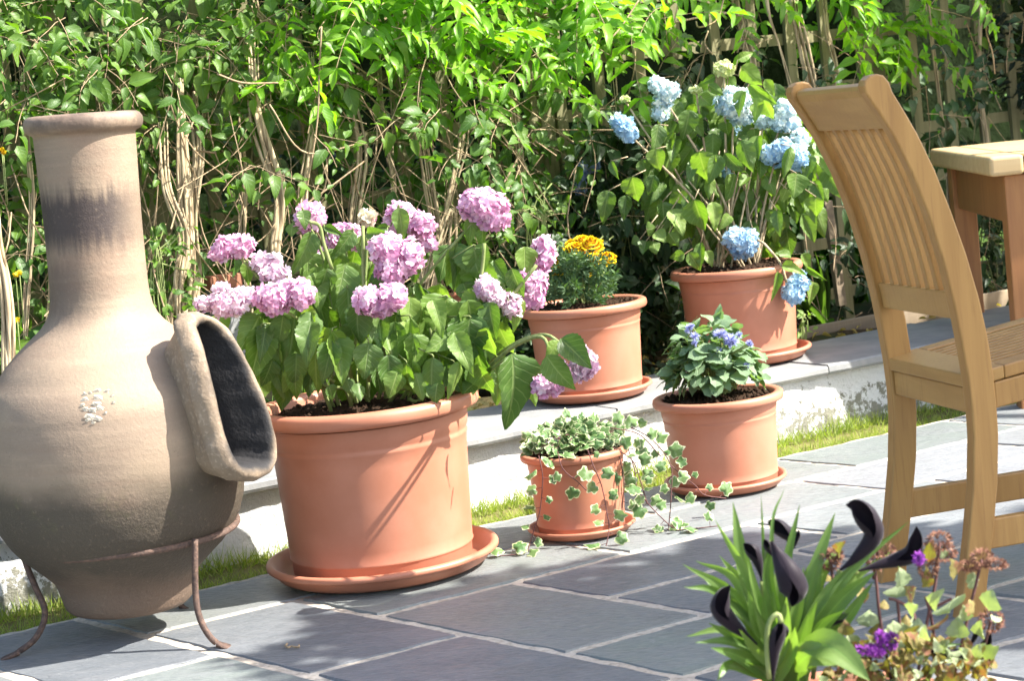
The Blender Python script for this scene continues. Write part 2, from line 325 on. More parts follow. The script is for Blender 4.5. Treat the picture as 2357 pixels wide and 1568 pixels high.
# ------------------------------------------------------------------ leaves
def leaf_tpl(shape='ovate', rows=5, cols=3, droop=.25, fold=.12, serr=0.0, wave=0.0, seed=0):
    g = random.Random(seed); vs = []; uv = []
    for i in range(rows+1):
        s = i/rows
        if shape == 'ovate': wd = (math.sin(math.pi*s**.72))**.85*(1-.25*s) if 0 < s < 1 else 0
        elif shape == 'lance': wd = math.sin(math.pi*s**.85)**1.0 if 0 < s < 1 else 0
        elif shape == 'strap': wd = min(1, s*4+.35)*(1-max(0, (s-.55)/.45)**1.6)
        elif shape == 'round': wd = math.sqrt(max(0, 1-(2*s-1)**2))**.8
        else: wd = math.sin(math.pi*s)
        if serr and 0 < i < rows: wd *= 1+(serr if i % 2 else -serr*.6)
        ph = g.uniform(0, 6)
        for j in range(cols):
            x = (j/(cols-1)-.5)*2; a = abs(x)
            z = -droop*s*s + fold*a*wd + wave*math.sin(s*9+x*2+ph*.3)*a*.3
            if cols > 3: z += .025*math.sin(s*rows*math.pi)*a*wd
            vs.append((x*wd*.5, s - (.04*a if serr else 0)*math.sin(s*3.14), z)); uv.append((.5+x*.5, s))
    fs = [(i*cols+j, i*cols+j+1, (i+1)*cols+j+1, (i+1)*cols+j) for i in range(rows) for j in range(cols-1)]
    return np.array(vs), fs, uv
def put(mb, tpl, base, ydir, nrm, L, Wd, r=None):
    y = Vector(ydir).normalized(); nrm = Vector(nrm); z = nrm-y*nrm.dot(y)
    z = z.normalized() if z.length > 1e-4 else y.orthogonal().normalized(); x = y.cross(z)
    vs, fs, uv = tpl
    mt = np.array([[*x], [*y], [*z]])
    P = (vs*np.array([Wd, L, L]))@mt + np.array(base)
    b = mb.n; mb.v.extend(map(tuple, P)); mb.n += len(P); rr = rnd.random() if r is None else r
    for f in fs:
        mb.f.append([i+b for i in f]); mb.r.append(rr); mb.uv.extend([uv[i] for i in f])
T_OV = [leaf_tpl('ovate', 5, 3, d, f_, 0, w_, i) for i, (d, f_, w_) in enumerate([(.15,.12,.1),(.35,.1,.2),(.5,.15,.1),(.05,.2,.15)])]
T_SE = [leaf_tpl('ovate', 7, 3, d, f_, .14, .1, i) for i, (d, f_) in enumerate([(.2,.12),(.4,.1),(.1,.18)])]
T_LA = [leaf_tpl('lance', 5, 3, d, f_, 0, .25, i) for i, (d, f_) in enumerate([(.15,.12),(.4,.1),(.05,.15)])]
T_HY = [leaf_tpl('ovate', 20, 7, d, f_, .045, .12, i) for i, (d, f_) in enumerate([(.15,.14),(.35,.12),(.28,-.12),(.45,.2),(.05,.25)])]
T_RD = [leaf_tpl('round', 6, 3, d, .12, .06, .2, i) for i, d in enumerate([.1, .3, .2])]
T_ST = [leaf_tpl('strap', 10, 5, 0, .12, 0, .03, i) for i in range(2)]
def ivy_tpl(seed):
    g = random.Random(seed); A = []
    for a, rr in ((-180,.35),(-150,.62),(-122,.80),(-92,.70),(-66,.84),(-48,.93),(-30,.72),(-13,.90),(0,1.12),(13,.90),(30,.72),(48,.93),(66,.84),(92,.70),(122,.80),(150,.62)):
        rr *= g.uniform(.88, 1.12); A.append((a, rr))
    vs = [(0, .35, .03)]; uv = [(0, 0)]
    for k, sc in ((.55, .55), (1, 1)):
        for a, rr in A:
            rr2 = .5*rr*sc; vs.append((math.sin(R(a))*rr2, .35+math.cos(R(a))*rr2, -.08*sc*sc+.05*math.cos(R(a)*3)*sc)); uv.append((a/360+.5, sc))
    n = len(A); fs = [(0, 1+i, 1+(i+1) % n) for i in range(n)]+[(1+i, 1+n+i, 1+n+(i+1) % n, 1+(i+1) % n) for i in range(n)]
    return np.array(vs), fs, uv
T_IV = [ivy_tpl(i) for i in range(4)]
CAMDIR = lambda p: (EYE-p).normalized()
def rv(s=1.0): return Vector((rnd.gauss(0, s), rnd.gauss(0, s), rnd.gauss(0, s)))
def leaf_px(mb, b, tp, wpx, y, dy=0.0, tpl=None, tilt=None, r=None, stem=None):
    """leaf with its foot and tip seen at b and tp, at distance y (tip dy nearer)"""
    B = Yp(b[0], b[1], y); T = Yp(tp[0], tp[1], y-dy)
    yd = T-B; L = yd.length; a = rnd.uniform(-.6, .6) if tilt is None else tilt
    c = CAMDIR(B); s_ = yd.normalized().cross(c); nz = c*math.cos(a)+s_*math.sin(a)+Vector((0, 0, .35))
    put(mb, tpl or rnd.choice(T_HY), B, yd, nz, L*1.03, wpx*pxm(y)*1.12/max(.6, math.cos(a)), r)
    return B, T

# ------------------------------------------------------------------ setting: ground, patio, wall
g = MB(); g.add([(-60,-60,-.035),(60,-60,-.035),(60,60,-.035),(-60,60,-.035)], [(0,1,2,3)]); tag(g.build('ground', M['turf']), kind='structure')
g = MB(); nx, ny = 60, 8
vs = []; fs = []
for i in range(nx+1):
    for j in range(ny+1):
        p = W(-6+i*.35, 4.72+j*.16, .145+.02*math.sin(i*1.7+j)+.012*math.sin(i*3.1-j*2.3)); vs.append(p)
for i in range(nx):
    for j in range(ny): a = i*(ny+1)+j; fs.append((a, a+1, a+ny+2, a+ny+1)[::-1])
g.add(vs, fs); tag(g.build('flower_bed', M['bed']), kind='structure')
g = MB(); a = [W(-20,5.98,.14), W(30,5.98,.14), W(30,40,.14), W(-20,40,.14)]; g.add(a, [(0,1,2,3)]); tag(g.build('lawn', M['lawn']), kind='structure')

SK = .2
def SN(s, n): return W(s+(4.25-n)*SK, n)
slabs = [(.93,1.25,3.67,4.25),(.3,.93,3.67,4.25),(-.5,.3,3.67,4.25),(-1.4,-.5,3.67,4.25),
 (1.25,1.92,3.96,4.25),(1.92,2.58,3.96,4.25),(2.58,3.23,3.96,4.25),(3.23,3.86,3.96,4.25),(3.86,4.6,3.96,4.25),(4.6,5.3,3.96,4.25),(5.3,6.2,3.96,4.25),
 (1.25,1.6,3.38,3.96),(1.6,2.25,3.67,3.96),(2.25,3.02,3.67,3.96),(3.02,3.6,3.67,3.96),(3.6,4.4,3.67,3.96),(4.4,5.2,3.67,3.96),(5.2,6.2,3.67,3.96),
 (1.6,1.94,3.10,3.67),(1.94,2.59,3.38,3.67),(2.59,3.15,3.38,3.67),(3.15,3.9,3.38,3.67),(3.9,4.7,3.38,3.67),(4.7,5.6,3.38,3.67),
 (1.94,2.42,3.10,3.38),(2.42,3.1,3.10,3.38),(3.1,3.8,3.10,3.38),(3.8,4.6,3.1,3.38),(4.6,5.6,3.1,3.38),
 (.9,1.25,3.10,3.67),(.2,.9,3.10,3.67),(-.6,.2,3.1,3.67),(-1.4,-.6,3.1,3.67),(1.25,1.6,2.8,3.38),
 (1.6,2.27,2.8,3.10),(2.27,2.9,2.8,3.10),(2.9,3.6,2.8,3.10),(3.6,4.4,2.8,3.1),(4.4,5.6,2.8,3.1),
 (.7,1.25,2.51,3.10),(0,.7,2.51,3.1),(-.9,0,2.51,3.1),(1.25,1.6,2.51,2.8),(1.6,2.3,2.51,2.8),(2.3,3.0,2.51,2.8),(3.0,3.7,2.51,2.8),(3.7,4.5,2.51,2.8),(4.5,5.6,2.51,2.8)]
nn = 2.51
while nn > -2:
    s_ = -2.0+rnd.uniform(-.3, .3)
    while s_ < 5:
        wd = rnd.uniform(.45, .8); slabs.append((s_, s_+wd, nn-.29, nn)); s_ += wd
    nn -= .29
HUE_SUN = {0:.05, 11:.1, 18:.55, 33:.12, 12:.6, 24:.15, 19:.1, 20:.9, 34:.75, 13:.85, 5:.45, 4:.55, 6:.6, 14:1, 7:.7, 8:.9, 15:.95, 21:1, 22:.9, 16:.9, 25:.95, 26:.9, 27:.8}  # slabs of the sunlit zone set lightest, painting in their brightness
P = MB()
for k, (a, b, c, d) in enumerate(slabs):
    g_ = .0135; a += g_; b -= g_; c += g_; d -= g_; hue = HUE_SUN.get(k, rnd.random()*.8); pts = []
    cs = [(a,c),(b,c),(b,d),(a,d)]
    for i in range(4):
        (x0,y0),(x1,y1) = cs[i], cs[(i+1) % 4]; n_ = max(3, int((abs(x1-x0)+abs(y1-y0))/.055))
        for j in range(n_):
            q = j/n_; ed = .0 if j == 0 else .0038
            pts.append((x0+(x1-x0)*q+rnd.uniform(-ed, ed), y0+(y1-y0)*q+rnd.uniform(-ed, ed)))
    cx, cy = (a+b)/2, (c+d)/2; zt = rnd.uniform(-.0012, .0012); n_ = len(pts)
    rings = []
    for sc, z in ((1, -.016), (1, -.0005), (.988, .004+zt)):
        rings.append([SN(cx+(x-cx)*(sc if sc == 1 else 1-.004/(b-a)), cy+(y-cy)*(sc if sc == 1 else 1-.004/(d-c)))+Vector((0,0,z)) for x, y in pts])
    vs = rings[0]+rings[1]+rings[2]; fs = []
    for q in range(2):
        for i in range(n_): fs.append((q*n_+i, q*n_+(i+1) % n_, (q+1)*n_+(i+1) % n_, (q+1)*n_+i))
    fs.append(tuple(2*n_+i for i in range(n_))); P.add(vs, fs, None, hue)
tag(P.build('patio', M['slate'], smooth=False), 'blue grey slate paving slabs', kind='structure')
P = MB(); nx, ny = 240, 150; vs = []; fs = []       # pointing: slightly proud and uneven in the joints
e0, e1, n0, n1_ = -2.5, 6.6, -2.3, 4.262
for i in range(nx+1):
    for j in range(ny+1):
        e, n = e0+(e1-e0)*i/nx, n1_-(n1_-n0)*(j/ny)**1.6; jit = rnd.uniform(-.006, .006) if j == 0 else 0
        vs.append(W(e, n+jit, (.0001+rnd.uniform(-.0018, .0016))))
for i in range(nx):
    for j in range(ny): a = i*(ny+1)+j; fs.append((a, a+1, a+ny+2, a+ny+1))
k = len(vs)
for i in range(nx+1): vs.append(W(e0+(e1-e0)*i/nx, n1_+.004, -.036))
for i in range(nx): fs.append((i*(ny+1), (i+1)*(ny+1), k+i+1, k+i))
P.add(vs, fs); tag(P.build('patio_mortar', M['mortar']), 'pale pointing between the slabs', kind='structure')
# a split line in the first slab: a thin proud strip of lighter mortar like the photo's
# turf strip
P = MB(); vs = []; fs = []; nx = 120
for i in range(nx+1):
    for j in range(5): vs.append(W(-3+i*.09, 4.262+j*.06, -.03+.012*(j == 2)+.02*(j > 2)+rnd.uniform(-.004, .004)))
for i in range(nx):
    for j in range(4): a = i*5+j; fs.append((a, a+5, a+6, a+1))
P.add(vs, fs); tag(P.build('grass_strip', M['turf']), kind='structure')
P = MB(); bl = (np.array([(-.5,0,0),(.5,0,0),(.35,.5,.04),(-.35,.5,.04),(0,1,.2)]), [(0,1,2,3),(3,2,4)], [(0,0),(1,0),(1,.5),(0,.5),(.5,1)])
for i in range(15000):
    e = rnd.uniform(.7, 5.2); n = 4.265+.205*rnd.random(); h = rnd.uniform(.018, .045)*(1.25 if n > 4.41 else 1)
    if n > 4.42 and math.sin(e*9)+math.sin(e*23) > .4: h *= 1.4
    d = Vector((rnd.gauss(0,.55), rnd.gauss(0,.55), 1)); put(P, bl, W(e, n, -.03+.02*(n > 4.4)), d, rv(), h, .0028)
tag(P.build('grass', M['blade']), 'short sunlit grass along the white wall foot', 'grass', kind='stuff')

# low white wall with slate coping
wall = thing('garden_wall', W(3, 4.6, -.04), 'low white rendered wall with a grey slate coping, moss stained near its foot', 'wall')
P = MB(); vs = []; fs = []; nx, nz = 300, 12
for i in range(nx+1):
    for j in range(nz+1):
        e = -3+i*.036; z = -.05+.215*j/nz; o = .006*math.sin(e*5.1)+.004*math.sin(e*13+z*30)+rnd.uniform(-.0025, .0025)-.012*(1-j/nz)
        vs.append(W(e, 4.485+o, z))
for i in range(nx):
    for j in range(nz): a = i*(nz+1)+j; fs.append((a, a+nz+1, a+nz+2, a+1))
P.add(vs, fs); P.box(W(2.4, 4.62, .05), 10.7, .22, .2, E_, N_); P.build('render', M['render'], wall)
P = MB(); e = -3.0
while e < 7.8:
    L = rnd.uniform(.5, .8); dz = rnd.uniform(-.002, .003); f0 = 4.452+rnd.uniform(-.006, .006)
    n_ = 10; pr = []
    for i in range(n_+1): pr.append((e+.004+(L-.008)*i/n_, f0+rnd.uniform(-.004, .004)))
    bk = 4.885+rnd.uniform(-.012, .012); vs = []
    for (x, y) in pr: vs += [W(x, y+.004, .164), W(x, y, .172), W(x, y+.001, .186+dz), W(x, y+.006, .191+dz), W(x, bk, .191+dz), W(x, bk, .164)]
    fs = []
    for i in range(n_):
        for j in range(5): a = i*6+j; fs.append((a, a+6, a+7, a+1))
    fs += [tuple(range(6)), tuple(n_*6+j for j in range(6))[::-1]]
    P.add(vs, fs, None, rnd.random()); e += L
P.build('coping', M['coping'], wall, smooth=False)
P = MB(); P.box(W(4.75, 5.16, .165), 2.0, .02, .075, E_, N_); b_ = bevel(tag(P.build('edging_board', M['board']), 'weathered timber edging board lying in the soil bed behind the coping', 'board'), .004)
P = MB()
for i in range(260):
    e = rnd.uniform(1.2, 5.2); n = rnd.uniform(4.9, 5.4); put(P, rnd.choice(T_OV), W(e, n, .172+rnd.random()*.012), rv()*Vector((1,1,.1)), Vector((0,0,1))+rv(.35), rnd.uniform(.02, .04), .018)
tag(P.build('leaf_litter', M['litter']), 'yellow and brown fallen leaves scattered on the soil bed', 'fallen leaves', kind='stuff')
#@@OBJECTS
# ------------------------------------------------------------------ pots
def zat(P, v):
    a, b = P.z, P.z+2
    for _ in range(40):
        c_ = (a+b)/2
        if proj(Vector((P.x, P.y, c_)))[1] > v: a = c_
        else: b = c_
    return a
POT = {}
def pot(key, rim, ar, sau, asr, z0, label, slabel, soil_up=0.0):
    P = G(sau[0], sau[1], z0+.03); P.z = z0
    d = (Vector((P.x, P.y, z0))-EYE).dot(fw); Rs = asr*d/FPX; Rr = ar*d/FPX
    H = zat(P, rim[1])-z0
    s = MB(); s.lathe([(r*Rs, z*Rs+z0+.003) for r, z in [(.0,.0),(.80,0),(.84,.006),(.90,.035),(.945,.10),(.955,.112),(.985,.113),(1.0,.125),(1.0,.15),(.99,.165),(.965,.172),(.945,.165),(.925,.14),(.88,.06),(.83,.03),(0,.03)]], Vector((P.x, P.y, 0)), 96)
    so_ = tag(s.build('plant_saucer', M['terra']), slabel, 'saucer', 'terracotta plastic saucers'); 
    t_ = thing('plant_pot', (P.x, P.y, z0), label, 'plant pot', 'terracotta plastic plant pots')
    b = z0+.03*Rs+.004; k = H-(b-z0)
    def rr(q): return .80+(.875-.80)*q
    pr = [(0, 0), (.74, 0), (.785, .004), (.795, .02), (.802, .10), (.812, .112), (.818, .118), (.812, .126)]
    for q in (.2, .3, .4, .5, .6, .7, .765): pr.append((rr(q), q))
    pr += [(rr(.77)+.006, .775), (rr(.79)+.008, .79), (rr(.80)+.002, .80), (rr(.82)+.002, .815), (rr(.83)+.014, .83), (rr(.9)+.016, .88), (rr(.95)+.016, .93)]
    prof = [(r*Rr, b+z*k) for r, z in pr]
    top = z0+H
    s = MB(); s.lathe(prof, Vector((P.x, P.y, 0)), 96); s.build('pot_body', M['terra'], t_)
    s = MB(); s.lathe([(r*Rr, top+z*Rr) for r, z in [(.885,-.085),(.955,-.082),(.985,-.07),(1.0,-.04),(1.0,.01),(.992,.035),(.97,.052),(.94,.058),(.90,.055),(.865,.04),(.85,.01),(.85,-.3)]], Vector((P.x, P.y, 0)), 96); s.build('rim', M['terra'], t_)
    s = MB(); vs = []; fs = []; nr_, na = 26, 90; zs = top-.03*Rr+soil_up
    for i in range(nr_+1):
        for j in range(na):
            a = 2*math.pi*j/na; r_ = .85*Rr*i/nr_; h = .5*math.sin(a*3+r_*40)*.004+rnd.uniform(-.006, .007)+.012*(1-(i/nr_)**2)
            vs.append((P.x+r_*math.cos(a), P.y+r_*math.sin(a), zs+h))
    for i in range(nr_):
        for j in range(na): fs.append((i*na+j, i*na+(j+1) % na, (i+1)*na+(j+1) % na, (i+1)*na+j)[::-1])
    for q in range(160):
        a = rnd.uniform(0, 6.28); r_ = .8*Rr*math.sqrt(rnd.random()); c_ = Vector((P.x+r_*math.cos(a), P.y+r_*math.sin(a), zs+.010)); h = rnd.uniform(.003, .008); o_ = len(vs)
        vs += [c_+Vector(x)*h*rnd.uniform(.7, 1.3) for x in((1,0,0),(0,1,0),(-1,0,0),(0,-1,0),(0,0,1),(0,0,-1))]
        fs += [tuple(o_+i for i in f) for f in((0,1,4),(1,2,4),(2,3,4),(3,0,4),(1,0,5),(2,1,5),(3,2,5),(0,3,5))]
    s.add(vs, fs); s.build('soil', M['soil'], t_)
    POT[key] = dict(c=Vector((P.x, P.y, zs)), R=Rr, top=top, z0=z0, Rs=Rs); return t_
ZC = .192
pot('pink', (863,930), 259, (882,1283), 268, 0.005, 'largest terracotta plastic pot, on the patio, holding the pink hydrangea', 'wide terracotta saucer under the largest pot on the patio', -.004)
pot('mari', (1343,705), 146, (1361,889), 141, ZC, 'terracotta plastic pot of orange and yellow marigolds on the wall coping', 'terracotta saucer under the marigold pot on the coping')
pot('blue', (1694,619), 151, (1712,808), 155, ZC, 'terracotta plastic pot of the tall blue hydrangea at the back of the coping', 'terracotta saucer under the blue hydrangea pot', .006)
pot('ager', (1651,915), 150, (1669,1096), 141, 0.005, 'terracotta plastic pot on the patio with a small blue ageratum', 'terracotta saucer under the ageratum pot on the patio')
pot('ivy', (1311,1040), 125, (1338,1198), 125, 0.005, 'small terracotta plastic pot on the patio holding trailing variegated ivy', 'terracotta saucer under the ivy pot', .004)
pot('small', (1045,672), 76, (1058,872), 78, ZC, 'narrow terracotta pot half hidden behind the pink hydrangea', 'small terracotta saucer behind the pink hydrangea')

# ------------------------------------------------------------------ chiminea on its iron stand
CY = 4.12; K = pxm(CY); B0 = Yp(297, 1380, CY)
ct = thing('chiminea', B0, 'tall tan clay chiminea with a sooty arched mouth and scorched neck', 'chiminea'); ct.rotation_euler = (0, R(2.0), 0)
cp = [(0,1397),(120,1397),(137,1392),(147,1382),(152,1365),(157,1345),(164,1322),(184,1300),(208,1277),(232,1255),(256,1225),(276,1190),(288,1150),(295,1100),(298,1050),(298,1000),(294,955),(285,905),(270,870),(250,845),(226,812),(200,785),(178,765),(158,748),(140,732),(127,715),(118,695),(113,670),(111,640),(110.5,580),(110.5,500),(112,420),(114,340),(115,305),(115,298),(119,293),(127,290),(133,283),(135,273),(134,263),(129,255),(121,251),(110,250),(102,254),(98,265)]
# denser rings
prof = []
for i in range(len(cp)-1):
    (a, va), (b, vb) = cp[i], cp[i+1]; n_ = max(1, int(abs(va-vb)/12))
    for j in range(n_): q = j/n_; prof.append((a+(b-a)*q, va+(vb-va)*q))
prof.append(cp[-1]); prof = [(a*K, (1380-v)*K*1.006) for a, v in prof]
CA = R(27); mdir = Vector((math.cos(CA), -math.sin(CA), 0)); tdir = Vector((math.sin(CA), math.cos(CA), 0))
Rinv = Matrix.Rotation(R(2.0), 3, 'Y').inverted()
def mouth_pt(u, v, s_):
    s_ *= .74
    d = ray(u, v); A = B0+tdir*s_; P = EYE+d*((A-EYE).dot(tdir)/d.dot(tdir)); return Rinv @ (P-B0)
loop = [mouth_pt(*p) for p in [(428,752,-.06),(444,800,-.085),(458,855,-.10),(475,930,-.108),(493,1000,-.108),(512,1052,-.105),(535,1083,-.08),(572,1088,-.005),(603,1076,.07),(613,1045,.105),(605,990,.11),(588,930,.11),(563,872,.108),(533,812,.10),(500,763,.085),(465,738,.045),(440,738,-.015)]]
loop = spline(loop+[loop[0]], 97)[:-1]
cen = sum(loop, Vector())/len(loop)
lt = Rinv @ tdir; lm = Rinv @ mdir
def plane2(p): q = p-cen; return q.dot(lt), q.z
pc = [plane2(p) for p in loop]; mc_ = (sum(p[0] for p in pc)/len(pc), sum(p[1] for p in pc)/len(pc)); poly = []
for x, y in pc: l_ = math.hypot(x-mc_[0], y-mc_[1]); q = max(.1, (l_-.018)/l_); poly.append((mc_[0]+(x-mc_[0])*q, mc_[1]+(y-mc_[1])*q))
def inside(p):
    x, y = math.atan2(p.y, p.x), p.z; c_ = False; n_ = len(poly)
    for i in range(n_):
        (x1, y1), (x2, y2) = poly[i], poly[i-1]
        if (y1 > y) != (y2 > y) and x < (x2-x1)*(y-y1)/(y2-y1)+x1: c_ = not c_
    return c_
def body_r(z):
    for (r1, z1), (r2, z2) in zip(prof[4:], prof[5:]):
        if z1 <= z < z2: return r1+(r2-r1)*(z-z1)/(z2-z1)
    return 0
def body_mesh(off, name, mat):
    s = MB(); k = 256; s.lathe([(max(0, r-off), z+(off if z < .05 else 0)) for r, z in prof], Vector(), k, wob=.004)
    keep = []
    for i, f in enumerate(s.f):
        c_ = sum((Vector(s.v[j]) for j in f), Vector())/4
        if c_.z < .78 and c_.dot(lm) > .05 and inside(c_): continue
        keep.append(i)
    s.uv = [x for i in keep for x in s.uv[4*i:4*i+4]]; s.f = [s.f[i] for i in keep]; s.r = [s.r[i] for i in keep]
    return s.build(name, mat, ct, local=True)
s = MB(); sec = [(-.030,-.22,0.),(-.026,-.14,.05),(-.018,-.09,.1),(.0,-.05,.15),(.0245,-.020,.20),(.024,-.010,.26),(.024,.008,.32),(.015,.021,.39),(.003,.025,.46),(-.010,.021,.55),(-.020,.010,.65),(-.025,-.008,.78),(-.032,-.04,.95),(-.044,-.09,1.),(-.054,-.2,1.)]
vs = []; uv = []; n_ = len(loop); roots = []
for i, p in enumerate(loop):
    tg = (loop[(i+1) % n_]-loop[i-1]).normalized(); out = tg.cross(lm).normalized()
    if out.dot(p-cen) < 0: out = -out
    wv = (.56 if out.dot(lt) > .3 else (.74 if out.dot(lt) < -.3 else .74-.18*(out.dot(lt)+.3)/.6))+.07*math.sin(i*.5)+.05*math.sin(i*1.3)
    kz = min(1, max(0, (p.z-.42)/.15))*.9; rd = -(Vector((p.x, p.y, 0)).normalized()+Vector((0, 0, kz))).normalized(); D = .0
    while D < .24:
        q = p+out*.006+rd*D
        if math.hypot(q.x, q.y) < body_r(q.z)-.003: break
        D += .004
    q = p+rd*D; roots.append((math.atan2(q.y, q.x), q.z))
    for ii, (a, b, c_) in enumerate(sec):
        if ii < 4:                                  # outer skin runs down to the nearest clay
            vs.append(p+out*(.004, .010, .017, .024)[ii]*wv+rd*((D+.035, D+.006, D*.6+.004, D*.25+.006)[ii])); uv.append((i/n_, c_)); continue
        if b < -.03: vs.append(p+out*(-.022, -.018, -.010)[ii-len(sec)+3]+rd*(D*.5+.01, D+.02, D+.075)[ii-len(sec)+3]); uv.append((i/n_, c_)); continue
        vs.append(p+out*a*wv+lm*b); uv.append((i/n_, c_))
k = len(sec); s.add(vs, [(i*k+j, ((i+1) % n_)*k+j, ((i+1) % n_)*k+j+1, i*k+j+1) for i in range(n_) for j in range(k-1)], uv)
s.build('mouth', M['lip'], ct, local=True)
poly = []; zc = sum(q[1] for q in roots)/len(roots); tc = sum(q[0] for q in roots)/len(roots)
for th_, z_ in roots: poly.append((tc+(th_-tc)*.97, zc+(z_-zc)*.985))
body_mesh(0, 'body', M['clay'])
body_mesh(.022, 'inner_wall', M['soot'])
s = MB()                                            # crusty white lime patches on the belly
for (x, y, w_) in [(250,858,7),(262,856,5),(278,853,8),(300,856,6),(252,868,9),(283,868,12),(278,880,10),(256,888,8),(248,880,6),(272,892,9),(285,888,10),(268,905,12),(284,910,9),(312,866,5),(316,880,4),(262,912,6),(300,900,4),(275,918,5)]:
    z = (1380-y)*K*1.006
    zs_ = [p[1] for p in prof]; r_ = next(prof[i][0]+(prof[i+1][0]-prof[i][0])*(z-zs_[i])/(zs_[i+1]-zs_[i]) for i in range(3, len(prof)-1) if zs_[i] <= z < zs_[i+1])
    dx = (x-(297-(1380-y)*.089))*K*.98; c_ = Vector((dx, -math.sqrt(r_*r_-dx*dx), z))
    nn_ = c_.normalized(); up_ = Vector((0,0,1)); sd = up_.cross(nn_).normalized(); w2 = w_*K*.95; vs = [c_+nn_*.004]; m_ = 14
    for i in range(m_):
        b = 2*math.pi*i/m_; rr_ = w2*rnd.uniform(.55, 1.15); vs.append(c_+sd*math.cos(b)*rr_*1.2+up_*math.sin(b)*rr_*.8+nn_*.0004)
    s.add(vs, [(0, 1+i, 1+(i+1) % m_) for i in range(m_)])
s.build('lime_crust', M['bloom'], ct, local=True, smooth=False)

rc = Yp(299, 1229, CY)
stand = thing('chiminea_stand', (rc.x, rc.y, 0), 'rusty iron ring stand on three curled legs holding up the chiminea', 'stand')
s = MB(); rr_ = 251*K; s.tube([rc+Vector((rr_*math.cos(a), rr_*math.sin(a), .002*math.sin(3*a))) for a in [2*math.pi*i/64 for i in range(65)]], .0072, 10); s.build('ring', M['rust'], stand)
def leg(pts):
    q = spline([Yp(u, v, y) for u, v, y in pts], 26); s = MB(); s.tube(q[:-4], .0068, 9)
    a, b = q[-5], q[-1]; d = (b-a).normalized(); sd = d.cross(Vector((0,0,1))).normalized()
    pr = [(.0068, .0068), (.010, .005), (.015, .003), (.016, .0022), (.012, .0018)]; vs = []
    for i, (w_, h_) in enumerate(pr):
        c_ = q[-5+i]; vs += [c_-sd*w_+Vector((0,0,h_*.6)), c_+Vector((0,0,h_)), c_+sd*w_+Vector((0,0,h_*.6)), c_+sd*w_*.9-Vector((0,0,h_)), c_-sd*w_*.9-Vector((0,0,h_))]
    fs = [(i*5+j, i*5+(j+1) % 5, (i+1)*5+(j+1) % 5, (i+1)*5+j) for i in range(4) for j in range(5)]+[(20,21,22,23,24)]
    s.add(vs, fs); s.build('leg', M['rust'], stand)
leg([(50,1266,4.08),(64,1310,4.07),(86,1362,4.06),(102,1400,4.05),(100,1435,4.045),(78,1475,4.03),(40,1503,4.02),(0,1521,4.01)])
leg([(449,1241,3.935),(449,1300,3.93),(450,1360,3.93),(456,1410,3.925),(472,1450,3.92),(497,1480,3.915),(533,1493,3.91)])
leg([(372,1215,4.33),(380,1290,4.32),(396,1350,4.31),(408,1380,4.30),(425,1403,4.29),(452,1409,4.27)])

# ------------------------------------------------------------------ chair
CYW = R(14); cf = Vector((math.cos(CYW), math.sin(CYW), 0)); cl = Vector((-math.sin(CYW), math.cos(CYW), 0))
C0 = G(2013, 1340); SEP = .335; LT = .03; WID = SEP+LT
def CP(x, y, z): return C0+cf*x+cl*y+Vector((0,0,z))          # y: 0 = outer face of the left legs, negative to the right
def ch(name, pts3, fs, mat, parent, bw=.003): s = MB(); s.add(pts3, fs); return bevel(s.build(name, M[mat], parent, smooth=False), bw)
chair = thing('dining_chair', CP(.2, -WID/2, 0), 'slatted hardwood garden chair with curved back legs beside the table', 'chair')
rear = [(0,0),(.014,.06),(.033,.152),(.050,.245),(.060,.339),(.061,.39),(.058,.45),(.051,.52),(.042,.59),(.028,.67),(.006,.76),(-.02,.84),(-.05,.91),(-.075,.955),(-.098,.993)]
front = [(.058,0),(.064,.06),(.084,.15),(.102,.25),(.111,.34),(.112,.40),(.110,.46),(.104,.53),(.093,.60),(.075,.68),(.052,.76),(.026,.84),(-.003,.91),(-.026,.955),(-.045,.99)]
topc = [(-.1,1.006),(-.096,1.016),(-.086,1.023),(-.073,1.025),(-.060,1.021),(-.050,1.008)]
def profp(z, A): 
    for (x0,z0),(x1,z1) in zip(A, A[1:]):
        if z0 <= z <= z1: return x0+(x1-x0)*(z-z0)/(z1-z0)
    return A[-1][0]
def extr(outline, y0, y1):
    n_ = len(outline); pts = [CP(x, y0, z) for x, z in outline]+[CP(x, y1, z) for x, z in outline]
    return pts, [tuple(range(n_)), tuple(range(n_, 2*n_))[::-1]]+[(i, n_+i, n_+(i+1) % n_, (i+1) % n_) for i in range(n_)]
def legmesh(y0):
    n_ = len(rear); ring = [(rear[i], front[i]) for i in range(n_)]; pts = []; fs = []
    for (a, b) in ring: pts += [CP(a[0], y0, a[1]), CP(b[0], y0, b[1]), CP(b[0], y0-LT, b[1]), CP(a[0], y0-LT, a[1])]
    for i in range(n_-1):
        for j in range(4): fs.append((i*4+j, i*4+(j+1) % 4, (i+1)*4+(j+1) % 4, (i+1)*4+j))
    fs.append((3,2,1,0)); k = len(pts); m_ = len(topc)
    pts += [CP(x, y0, z) for x, z in topc]+[CP(x, y0-LT, z) for x, z in topc]; b = (n_-1)*4
    fs.append((b+1, b+0)+tuple(k+i for i in range(m_))); fs.append((b+3, b+2)+tuple(k+m_+i for i in range(m_))[::-1])
    L1 = [b+0]+[k+i for i in range(m_)]+[b+1]; L2 = [b+3]+[k+m_+i for i in range(m_)]+[b+2]
    for i in range(len(L1)-1): fs.append((L1[i], L2[i], L2[i+1], L1[i+1]))
    return pts, fs
